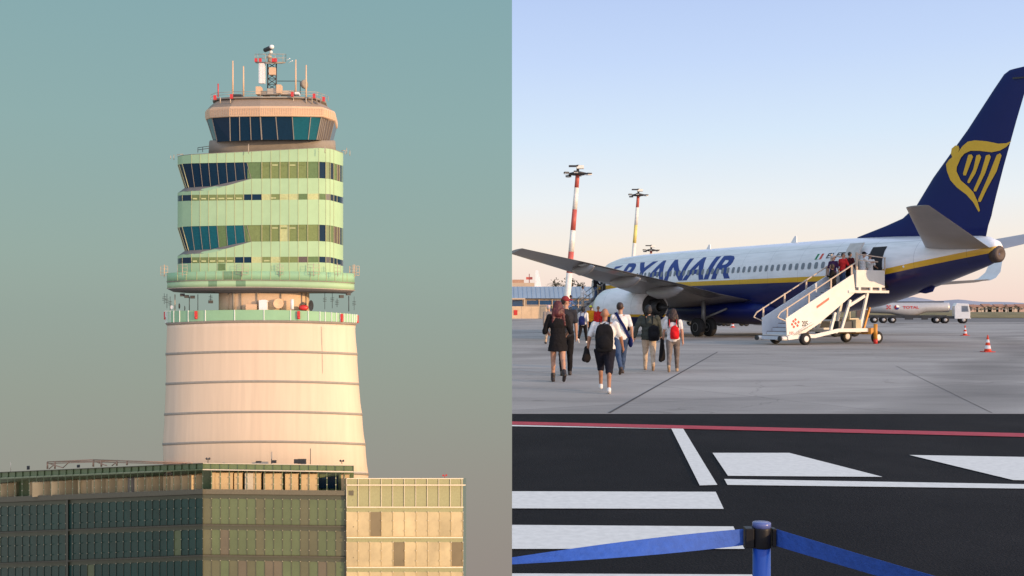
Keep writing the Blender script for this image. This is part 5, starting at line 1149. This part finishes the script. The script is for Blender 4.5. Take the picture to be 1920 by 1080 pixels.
def person(loc, yaw, H, label, group, legs=((14, 4), (-16, 22)), arms=((-12, 8, 12), (12, 8, 12)), top=('tshirt', None, .5), bottom=('trousers', None), shoe=None, hair=('short', None), skin=SKIN, bag=None, build=1.0, near=False, look=0.0, hat=None, boot=0, extra=None, drop=True):
    """legs: (thigh swing, knee bend) left, right; arms: (swing, abduction, elbow bend[, inward]) left, right; faces local +Y"""
    root = empty('person', loc, yaw); tag(root, label, 'person', group)
    k = H / 1.75; hip = .90 * k; J = {}
    for i, sgn in enumerate((-1, 1)):
        a, kb = R(legs[i][0]), R(legs[i][1]); h = V((sgn * .092 * k, 0, hip)); kn = h + V((sgn * .01, math.sin(a), -math.cos(a))) * .42 * k; an = kn + V((0, math.sin(a - kb), -math.cos(a - kb))) * .40 * k
        J[i] = (h, kn, an, a - kb)
    low = min(J[i][2].z - .085 * k - (abs(math.sin(J[i][3])) * .06 if J[i][3] < -.25 else 0) for i in (0, 1)); dz = V((0, 0, -low))
    for i in (0, 1): J[i] = tuple(x + dz for x in J[i][:3]) + (J[i][3],)
    hip += dz.z; sh = hip + .535 * k; hd = hip + .74 * k
    lean = .03 * k
    S = [V((sgn * .185 * k * build, lean, sh)) for sgn in (-1, 1)]; AR = []
    for i, sgn in enumerate((-1, 1)):
        sw, ab, eb = (R(x) for x in arms[i][:3]); inw = R(arms[i][3]) if len(arms[i]) > 3 else 0
        d1 = V((sgn * math.sin(ab), math.sin(sw) * math.cos(ab), -math.cos(sw) * math.cos(ab))); el_ = S[i] + d1 * .29 * k
        d2 = V((sgn * math.sin(ab) * .4 - sgn * math.sin(inw), math.sin(sw + eb) * math.cos(inw), -math.cos(sw + eb))).normalized(); wr = el_ + d2 * .25 * k
        AR.append((S[i], el_, wr, d2))
    vox = .0085 if near else .012
    # one continuous body
    b = MB()
    b.sphere((0, 0, hip + .03 * k), (.155 * k * build, .115 * k * build, .14 * k)); b.sphere((0, .01, hip + .2 * k), (.135 * k * build, .1 * k * build, .19 * k)); b.sphere((0, .02, hip + .38 * k), (.165 * k * build, .112 * k * build, .19 * k)); cap(b, S[0] * .95 + V((0, 0, .05 * sh)), S[1] * .95 + V((0, 0, .05 * sh)), .06 * k)
    cap(b, (0, lean, sh), (0, lean + .02, hd - .05 * k), .056 * k, .052 * k)
    hc = V((0, lean + .035, hd + .02 * k)); rot = Matrix.Rotation(look, 3, 'Z')
    def HP(x, y, z): return hc + rot @ V((x * k, y * k, z * k))
    b.sphere(HP(0, -.005, .02), (.077 * k, .096 * k, .105 * k)); b.sphere(HP(0, .022, -.055), (.056 * k, .065 * k, .068 * k)); cap(b, HP(0, .09, .0), HP(0, .112, -.025), .012 * k, .016 * k); b.sphere(HP(0, .075, -.062), (.026 * k, .02 * k, .012 * k))
    for s in (-1, 1): b.sphere(HP(s * .08, -.005, -.005), (.014 * k, .026 * k, .034 * k))
    for i, sgn in enumerate((-1, 1)):
        h, kn, an, ang = J[i]; cap(b, h, kn, .088 * k * build, .056 * k); cap(b, kn, an, .054 * k, .036 * k); cf = kn.lerp(an, .3) + V((0, -.022 * k, 0)); b.sphere(cf, (.05 * k, .05 * k, .11 * k))
        toe = V((0, math.cos(ang), math.sin(ang))); dn = V((0, math.sin(ang), -math.cos(ang)))
        cap(b, an + dn * .045 * k - toe * .03 * k, an + dn * .05 * k + toe * .14 * k, .034 * k, .028 * k)
        s_, e_, w_, d2 = AR[i]; cap(b, s_, e_, .05 * k * build, .041 * k); cap(b, e_, w_, .042 * k, .027 * k)
        # hand: palm, four fingers of different length, thumb
        sd = V((0, 1, 0)) if abs(d2.y) < .8 else V((0, 0, 1)); sd = (sd - d2 * sd.dot(d2)).normalized(); nn = d2.cross(sd).normalized()
        pm = w_ + d2 * .05 * k; cap(b, w_ + d2 * .015 * k, w_ + d2 * .075 * k, .026 * k, .03 * k, sx=1.0)
        for f_, (o_, ln_) in enumerate(((.028, .066), (.010, .076), (-.009, .07), (-.027, .055))):
            r0 = w_ + d2 * .085 * k + sd * o_ * k; m1 = r0 + (d2 * .9 - nn * sgn * .25) * ln_ * .55 * k; m2 = m1 + (d2 * .6 - nn * sgn * .6) * ln_ * .5 * k
            cap(b, r0, m1, .0095 * k, .009 * k, 8); cap(b, m1, m2, .009 * k, .0075 * k, 8)
        t0 = w_ + d2 * .03 * k + sd * .028 * k; t1 = t0 + (sd * .7 + d2 * .7) * .035 * k; cap(b, t0, t1, .0115 * k, .0105 * k, 8); cap(b, t1, t1 + (d2 * .9 + sd * .2) * .028 * k, .0105 * k, .008 * k, 8)
    body = blob(b, 'body', skin, root, vox, 2)
    for s in (-1, 1): e = MB(); e.sphere(HP(s * .032, .083, .012), .011 * k, 8, k=6); e.build('eye', m_dark, body)
    # clothing
    b = MB(); kind, mt, slv = top; f = 1.0
    g = 1.12 if kind != 'jacket' else 1.2
    b.sphere((0, .005, hip + .05 * k), (.172 * k * build * g, .128 * k * build * g, .15 * k)); b.sphere((0, .01, hip + .2 * k), (.155 * k * build * g, .115 * k * build * g, .2 * k)); b.sphere((0, .02, hip + .38 * k), (.178 * k * build * g, .124 * k * build * g, .2 * k))
    cap(b, S[0] * .96 + V((0, 0, .035 * sh)), S[1] * .96 + V((0, 0, .035 * sh)), .068 * k); cap(b, (0, lean, sh - .05), (0, lean + .005, sh + .035 * k), .075 * k, .066 * k)
    for i in (0, 1):
        s_, e_, w_, d2 = AR[i]
        if slv >= 1: cap(b, s_, e_, .064 * k * build * g, .056 * k * g); cap(b, e_, e_.lerp(w_, min(1, slv - .1)), .054 * k * g, .042 * k * g)
        else: cap(b, s_, s_.lerp(e_, slv * 1.25), .066 * k * build, .064 * k)
    if kind == 'dress':
        for z0, z1, r0, r1 in ((hip + .1 * k, hip - .22 * k, .165 * k, .215 * k),):
            b.loft([[(math.cos(t) * r * 1.05, math.sin(t) * r * .82, z) for t in [2 * math.pi * i / 24 for i in range(24)]] for z, r in ((z0 + .05, .15 * k), (z0, r0), ((z0 + z1) / 2, (r0 + r1) / 2), (z1, r1))])
    if kind == 'jacket':
        b.loft([[(math.cos(t) * r * 1.05, math.sin(t) * r * .8, z) for t in [2 * math.pi * i / 24 for i in range(24)]] for z, r in ((hip + .25 * k, .16 * k), (hip + .05 * k, .195 * k), (hip - .06 * k, .205 * k))])
    blob(b, {'tshirt': 'tshirt', 'dress': 'dress', 'jacket': 'jacket', 'shirt': 'shirt'}[kind], mt, root, .012, 4)
    if bottom:
        b = MB(); kd, mt = bottom; b.sphere((0, 0, hip + .01 * k), (.166 * k * build, .125 * k * build, .13 * k))
        for i in (0, 1):
            h, kn, an, ang = J[i]; w1 = 1.18 if kd == 'shorts' else 1.07
            cap(b, h, kn, .098 * k * build * w1, .07 * k * w1)
            if kd == 'trousers': cap(b, kn, kn.lerp(an, .97), .072 * k, .052 * k); b.sphere(kn.lerp(an, .3) + V((0, -.02 * k, 0)), (.066 * k, .066 * k, .13 * k))
            elif kd == 'shorts': cap(b, kn, kn.lerp(an, .08), .085 * k, .085 * k)
        blob(b, kd, mt, root, .012, 3)
    if shoe:
        for i in (0, 1):
            h, kn, an, ang = J[i]; toe = V((0, math.cos(ang), math.sin(ang))); dn = V((0, math.sin(ang), -math.cos(ang))); b = MB()
            cap(b, an + dn * .045 * k - toe * .04 * k, an + dn * .05 * k + toe * .15 * k, .046 * k, .038 * k); b.sphere(an + dn * .01 * k, (.048 * k, .06 * k, .05 * k))
            if boot: cap(b, an, an.lerp(kn, boot), .05 * k, .052 * k)
            blob(b, 'boot' if boot else 'shoe', shoe, root, .011, 2)
    if hair:
        kd, mt = hair; b = MB(); b.sphere(HP(0, -.022, .036), (.088 * k, .098 * k, .106 * k))
        if kd == 'long':
            cap(b, HP(0, -.06, .05), HP(0, -.105, -.12), .095 * k, .115 * k, sy=.7)
            for q in range(-3, 4): cap(b, HP(q * .03, -.1 - .01 * (q % 2), -.06), HP(q * .045 + .012 * (q % 2), -.13 + .012 * (q % 3), -.4 - .05 * ((q * 5) % 3)), .05 * k, .024 * k, sy=.8)
            for s in (-1, 1): cap(b, HP(s * .07, -.05, .03), HP(s * .1, -.085, -.2), .04 * k, .05 * k)
        elif kd == 'bob':
            b.sphere(HP(0, -.035, .0), (.105 * k, .1 * k, .13 * k)); b.sphere(HP(0, -.04, -.06), (.095 * k, .08 * k, .08 * k))
        blob(b, 'hair', mt, root, .011, 1)
    if hat:
        b = MB(); b.sphere(HP(0, -.01, .06), (.095 * k, .11 * k, .085 * k)); cap(b, HP(-.04, .1, .055), HP(.04, .1, .055), .02 * k); b.sphere(HP(0, .11, .05), (.075 * k, .07 * k, .018 * k)); blob(b, 'cap', hat, root, .011, 1)
    if extra: extra(root, k, hip, sh, S, AR, J)
    return root
def backpack(name, mt, w_, h, d, z0=.12, strap=None, x0=0.0):
    def f(root, k, hip, sh, S, AR, J):
        b = MB(); zc = hip + (z0 + h / 2) * k; y = -(.125 + d / 2) * k
        for z, s in ((-.5, .72), (-.42, .95), (0, 1), (.25, .95), (.42, .74), (.5, .4)): pass
        b.loft([[(x0 + w_ / 2 * s * k * math.copysign(abs(math.cos(t)) ** .55, math.cos(t)), y + d / 2 * s * k * math.copysign(abs(math.sin(t)) ** .55, math.sin(t)), zc + z * h * k) for t in [2 * math.pi * i / 24 for i in range(24)]] for z, s in ((-.5, .75), (-.44, .95), (0, 1), (.25, .95), (.42, .76), (.5, .42))])
        b.sphere((x0, y - d * .48 * k, zc - .16 * h * k), (w_ * .36 * k, .05 * k, h * .24 * k)); o = blob(b, name, mt, root, .012, 3)
        b = MB()
        for s in (-1, 1):
            P = [V((s * .09 * k, -.13 * k, sh - .16 * k)), V((s * .1 * k, -.085 * k, sh + .02 * k)), V((s * .105 * k, 0, sh + .105 * k)), V((s * .11 * k, .1 * k, sh + .03 * k)), V((s * .12 * k, .155 * k, sh - .12 * k)), V((s * .14 * k, .12 * k, sh - .28 * k))]
            for a, c in zip(P, P[1:]): b.bar(a, c, .055 * k, .014, up=(1, .1, .05))
        b.tube((x0 - .03 * k, y, zc + h * .5 * k), (x0 + .03 * k, y, zc + h * .54 * k), .012 * k, n=8); b.build('strap', strap or mt, o)
    return f
def combo(*fs):
    def f(*a):
        for q in fs: q(*a)
    return f
def hang_jacket(mt, side, L_=.5):
    def f(root, k, hip, sh, S, AR, J):
        w_ = AR[side][2] + V((0, .0, -.05)); b = MB(); sg = -1 if side == 0 else 1
        cap(b, w_ + V((sg * .03, .05, .06)), w_ + V((sg * .02, .02, -L_)), .06, .1, sx=.8, sy=1.2); cap(b, w_ + V((sg * .02, -.06, .03)), w_ + V((sg * .06, -.08, -L_ * 1.15)), .05, .06); blob(b, 'held_jacket', mt, root, .014, 3)
    return f
def sling(mt, wid=.05, s0=-1):
    def f(root, k, hip, sh, S, AR, J):
        b = MB(); P = [V((s0 * .12 * k, .13 * k, sh - .1 * k)), V((s0 * .12 * k, .0, sh + .105 * k)), V((s0 * .08 * k, -.13 * k, sh - .03 * k)), V((-s0 * .05 * k, -.165 * k, sh - .25 * k)), V((-s0 * .17 * k, -.1 * k, hip + .06 * k)), V((-s0 * .2 * k, .0, hip - .02 * k))]
        for a, c in zip(P, P[1:]): b.bar(a, c, .07 * k, .016, up=(.3, 1, .2))
        o = b.build('bag_strap', mt, root)
        b = MB(); b.sphere((-s0 * .25 * k, .02, hip - .08 * k), (.06 * k, .13 * k, .14 * k)); blob(b, 'shoulder_bag', mt, root, .013, 2)
    return f
C = {n: cloth(n, c) for n, c in {
 'black_cotton': (.012, .011, .012), 'white_cotton': (.68, .66, .64), 'dark_shorts_cotton': (.014, .014, .022), 'denim_blue': (.05, .08, .15), 'olive_jacket_cloth': (.055, .06, .05), 'beige_trousers_cloth': (.52, .40, .29), 'grey_trousers_cloth': (.17, .14, .125), 'red_nylon': (.60, .015, .02), 'navy_nylon': (.015, .022, .10), 'black_nylon': (.011, .011, .013), 'grey_shirt_cloth': (.24, .21, .19), 'yellow_vest_cloth': (.70, .72, .05), 'orange_vest_cloth': (.75, .33, .02), 'purple_shirt_cloth': (.045, .018, .06), 'maroon_shirt_cloth': (.07, .014, .018), 'red_shirt_cloth': (.58, .03, .03), 'light_blue_shirt': (.28, .36, .52), 'charcoal_cloth': (.03, .03, .035)}.items()}
HB = M('black_hair', (.012, .01, .01), .6); HR = M('dark_red_hair', (.075, .010, .011), .5, var=.3, scale=14); HBR = M('brown_hair', (.032, .015, .010), .6, var=.3, scale=14); HG = M('grey_hair', (.45, .42, .40), .7)
SB = M('black_leather', (.02, .012, .011), .5); SW = M('white_trainer', (.66, .64, .62), .6); SBE = M('tan_suede', (.42, .28, .17), .8); SD = M('dark_trainer', (.05, .035, .03), .6)
grp = 'passengers walking to the airliner'
def gp(px, py): return G(px, py)
person(gp(1046, 716), R(4), 1.80, 'woman with long dark red hair in a short black dress and black boots', grp, legs=((9, 6), (-17, 22)), arms=((10, 16, 60, 25), (4, 18, 55, 20)), top=('dress', C['black_cotton'], .95), bottom=None, shoe=SB, boot=.22, hair=('long', HR), near=True)
person(gp(1134, 737), R(-8), 1.64, 'bald man in white tee and dark shorts carrying a big black backpack', grp, legs=((34, 28), (-12, 6)), arms=((-14, 20, 18), (10, 22, 25)), top=('tshirt', C['white_cotton'], .62), bottom=('shorts', C['dark_shorts_cotton']), shoe=SW, hair=None, skin=SKIND, build=1.2, near=True, extra=combo(backpack('backpack', C['black_nylon'], .38, .58, .2, z0=-.02), hang_jacket(C['black_cotton'], 0, .12)))
person(gp(1164, 701), R(6), 1.82, 'young man in white tee and blue jeans with a dark strap across his back', grp, legs=((-20, 22), (20, 4)), arms=((12, 10, 20), (-16, 14, 18)), top=('tshirt', C['white_cotton'], .6), bottom=('trousers', C['denim_blue']), shoe=SD, hair=('short', HBR), near=True, look=R(-30), extra=sling(C['navy_nylon']))
person(gp(1217, 694), R(-6), 1.74, 'dark haired person in a loose olive jacket and beige trousers with a black bag', grp, legs=((15, 6), (-18, 18)), arms=((-14, 27, 14), (6, 16, 30)), build=1.12, top=('jacket', C['olive_jacket_cloth'], 1.9), bottom=('trousers', C['beige_trousers_cloth']), shoe=SBE, hair=('bob', HB), near=True, look=R(-35), extra=backpack('black_bag', C['black_nylon'], .3, .42, .16, z0=-.08, x0=.12))
person(gp(1262, 697), R(-12), 1.66, 'woman with dark curly hair, grey trousers and a small red backpack', grp, legs=((-22, 20), (20, 4)), arms=((6, 14, 10), (-8, 12, 10)), top=('tshirt', C['white_cotton'], .5), bottom=('trousers', C['grey_trousers_cloth']), shoe=SBE, hair=('long', HBR), near=True, extra=combo(backpack('red_backpack', C['red_nylon'], .25, .36, .12, z0=.05, x0=.05), hang_jacket(C['black_cotton'], 0, .42)))
person(gp(1061, 704), R(0), 1.93, 'tall person in dark clothes and a red cap just ahead of the red haired woman', grp, legs=((-8, 8), (10, 4)), arms=((10, 8, 12), (-8, 8, 14)), top=('tshirt', C['charcoal_cloth'], .6), bottom=('trousers', C['black_cotton']), shoe=SD, hair=('short', HBR), hat=M('dark_red_cap', (.22, .014, .018), .8), look=R(-70))
person(gp(1029, 645), R(10), 1.84, 'person in grey shirt and pale cap walking left of the red haired woman', grp, legs=((18, 4), (-20, 26)), arms=((-16, 8, 14), (14, 8, 14)), top=('shirt', C['grey_shirt_cloth'], 1.8), bottom=('trousers', C['beige_trousers_cloth']), shoe=SD, hair=('short', HG), hat=M('pale_pink_cap', (.6, .42, .4), .8))
person(gp(1093, 643), R(-20), 1.80, 'dark haired person in white top and black trousers with a small blue backpack', grp, legs=((-24, 20), (22, 4)), arms=((16, 10, 20), (-16, 10, 20)), top=('tshirt', C['white_cotton'], .9), bottom=('trousers', C['black_cotton']), shoe=SW, hair=('bob', HB), extra=backpack('blue_backpack', C['navy_nylon'], .32, .42, .15, z0=.0))
person(gp(1042, 640), R(70), 1.80, 'ground worker in a bright yellow vest beside the person with the pale cap', 'ground crew', legs=((2, 2), (-2, 2)), top=('shirt', C['yellow_vest_cloth'], .7), bottom=('trousers', C['charcoal_cloth']), shoe=SB, hair=('short', HBR), hat=M('yellow_cap', (.72, .72, .06), .7))
person(gp(1108, 631), R(160), 1.84, 'ground worker in an orange and yellow vest in front of the engine', 'ground crew', legs=((2, 2), (-2, 2)), top=('shirt', C['orange_vest_cloth'], .7), bottom=('trousers', C['charcoal_cloth']), shoe=SB, hair=('short', HBR), hat=M('yellow_cap', (.72, .72, .06), .7))
person(gp(1122, 633), R(10), 1.78, 'person in bright red top standing in front of the engine', grp, legs=((6, 4), (-8, 8)), top=('shirt', C['red_shirt_cloth'], 1.8), bottom=('trousers', C['red_nylon']), shoe=SD, hair=('short', M('sandy_hair', (.35, .2, .1), .7)))
# on the rear stairs
def sp_(x, y, z=None): return st0 + e1 * x + V((-e1.y, e1.x, 0)) * y + V((0, 0, zstep(x) if z is None else z))
face_up = SRZ - math.pi / 2; g2 = 'passengers on the rear stairs'; stand = ((3, 4), (-3, 4))
person(sp_(3.55, -.5), face_up + R(130), 1.70, 'woman in black with folded arms halfway up the rear stairs', g2, legs=stand, arms=((12, 10, 85, 50), (12, 10, 85, 50)), top=('dress', C['black_cotton'], 1.2), bottom=('trousers', C['black_cotton']), shoe=SB, hair=('bob', HBR))
person(sp_(4.3, .3), face_up + R(10), 1.76, 'grey haired man in a dark purple shirt near the top of the rear stairs', g2, legs=stand, top=('shirt', C['purple_shirt_cloth'], .7), bottom=('trousers', C['charcoal_cloth']), shoe=SD, hair=('short', HG), look=R(-60))
person(sp_(4.72, .1, 2.66), face_up + R(5), 1.70, 'man in a bright red checked shirt at the top of the rear stairs', g2, legs=stand, arms=((15, 12, 40), (20, 14, 45)), top=('shirt', C['red_shirt_cloth'], .8), bottom=('trousers', C['denim_blue']), shoe=SD, hair=('short', HB), look=R(-55))
person(sp_(5.3, .25, 2.66), face_up, 1.76, 'person in dark maroon top with back turned on the stair platform', g2, legs=stand, top=('shirt', C['maroon_shirt_cloth'], 1.8), bottom=('trousers', C['black_cotton']), shoe=SD, hair=('short', HB), build=1.1)
person(sp_(5.75, -.2, 2.66), face_up + R(-25), 1.76, 'man in a white shirt and black cap on the stair platform', g2, legs=stand, arms=((10, 12, 40), (40, 20, 60)), top=('tshirt', C['white_cotton'], .8), bottom=('trousers', C['white_cotton']), shoe=SW, hair=('short', HB), hat=C['black_cotton'], build=1.1)
person(sp_(6.3, -.1, 2.68), face_up + R(20), 1.68, 'person in white top and dark trousers stepping into the rear doorway', g2, legs=((14, 4), (-10, 14)), arms=((10, 10, 60), (10, 10, 60)), top=('tshirt', C['white_cotton'], .6), bottom=('trousers', C['black_cotton']), shoe=SD, hair=('short', HBR))
# on the front stairs
def fp_(x): return fs0 + e1 * x + V((0, 0, .1 + 2.5 * (x - .2) / 3.6 + .03))
g3 = 'passengers on the front airstairs'
for x, mt, bt, hr, lb in ((.35, C['charcoal_cloth'], C['denim_blue'], HB, 'person in charcoal at the foot of the front airstairs'), (1.3, C['light_blue_shirt'], C['grey_trousers_cloth'], HBR, 'person in pale blue shirt climbing the front airstairs'), (2.3, C['white_cotton'], C['beige_trousers_cloth'], HB, 'person in white climbing the front airstairs'), (3.4, C['black_cotton'], C['denim_blue'], HB, 'person in black at the top of the front airstairs')):
    person(fp_(x), face_up, 1.75, lb, g3, legs=((24, 30), (-4, 4)), arms=((10, 12, 30), (20, 14, 40)), top=('shirt', mt, 1.6), bottom=('trousers', bt), shoe=SD, hair=('short', hr))
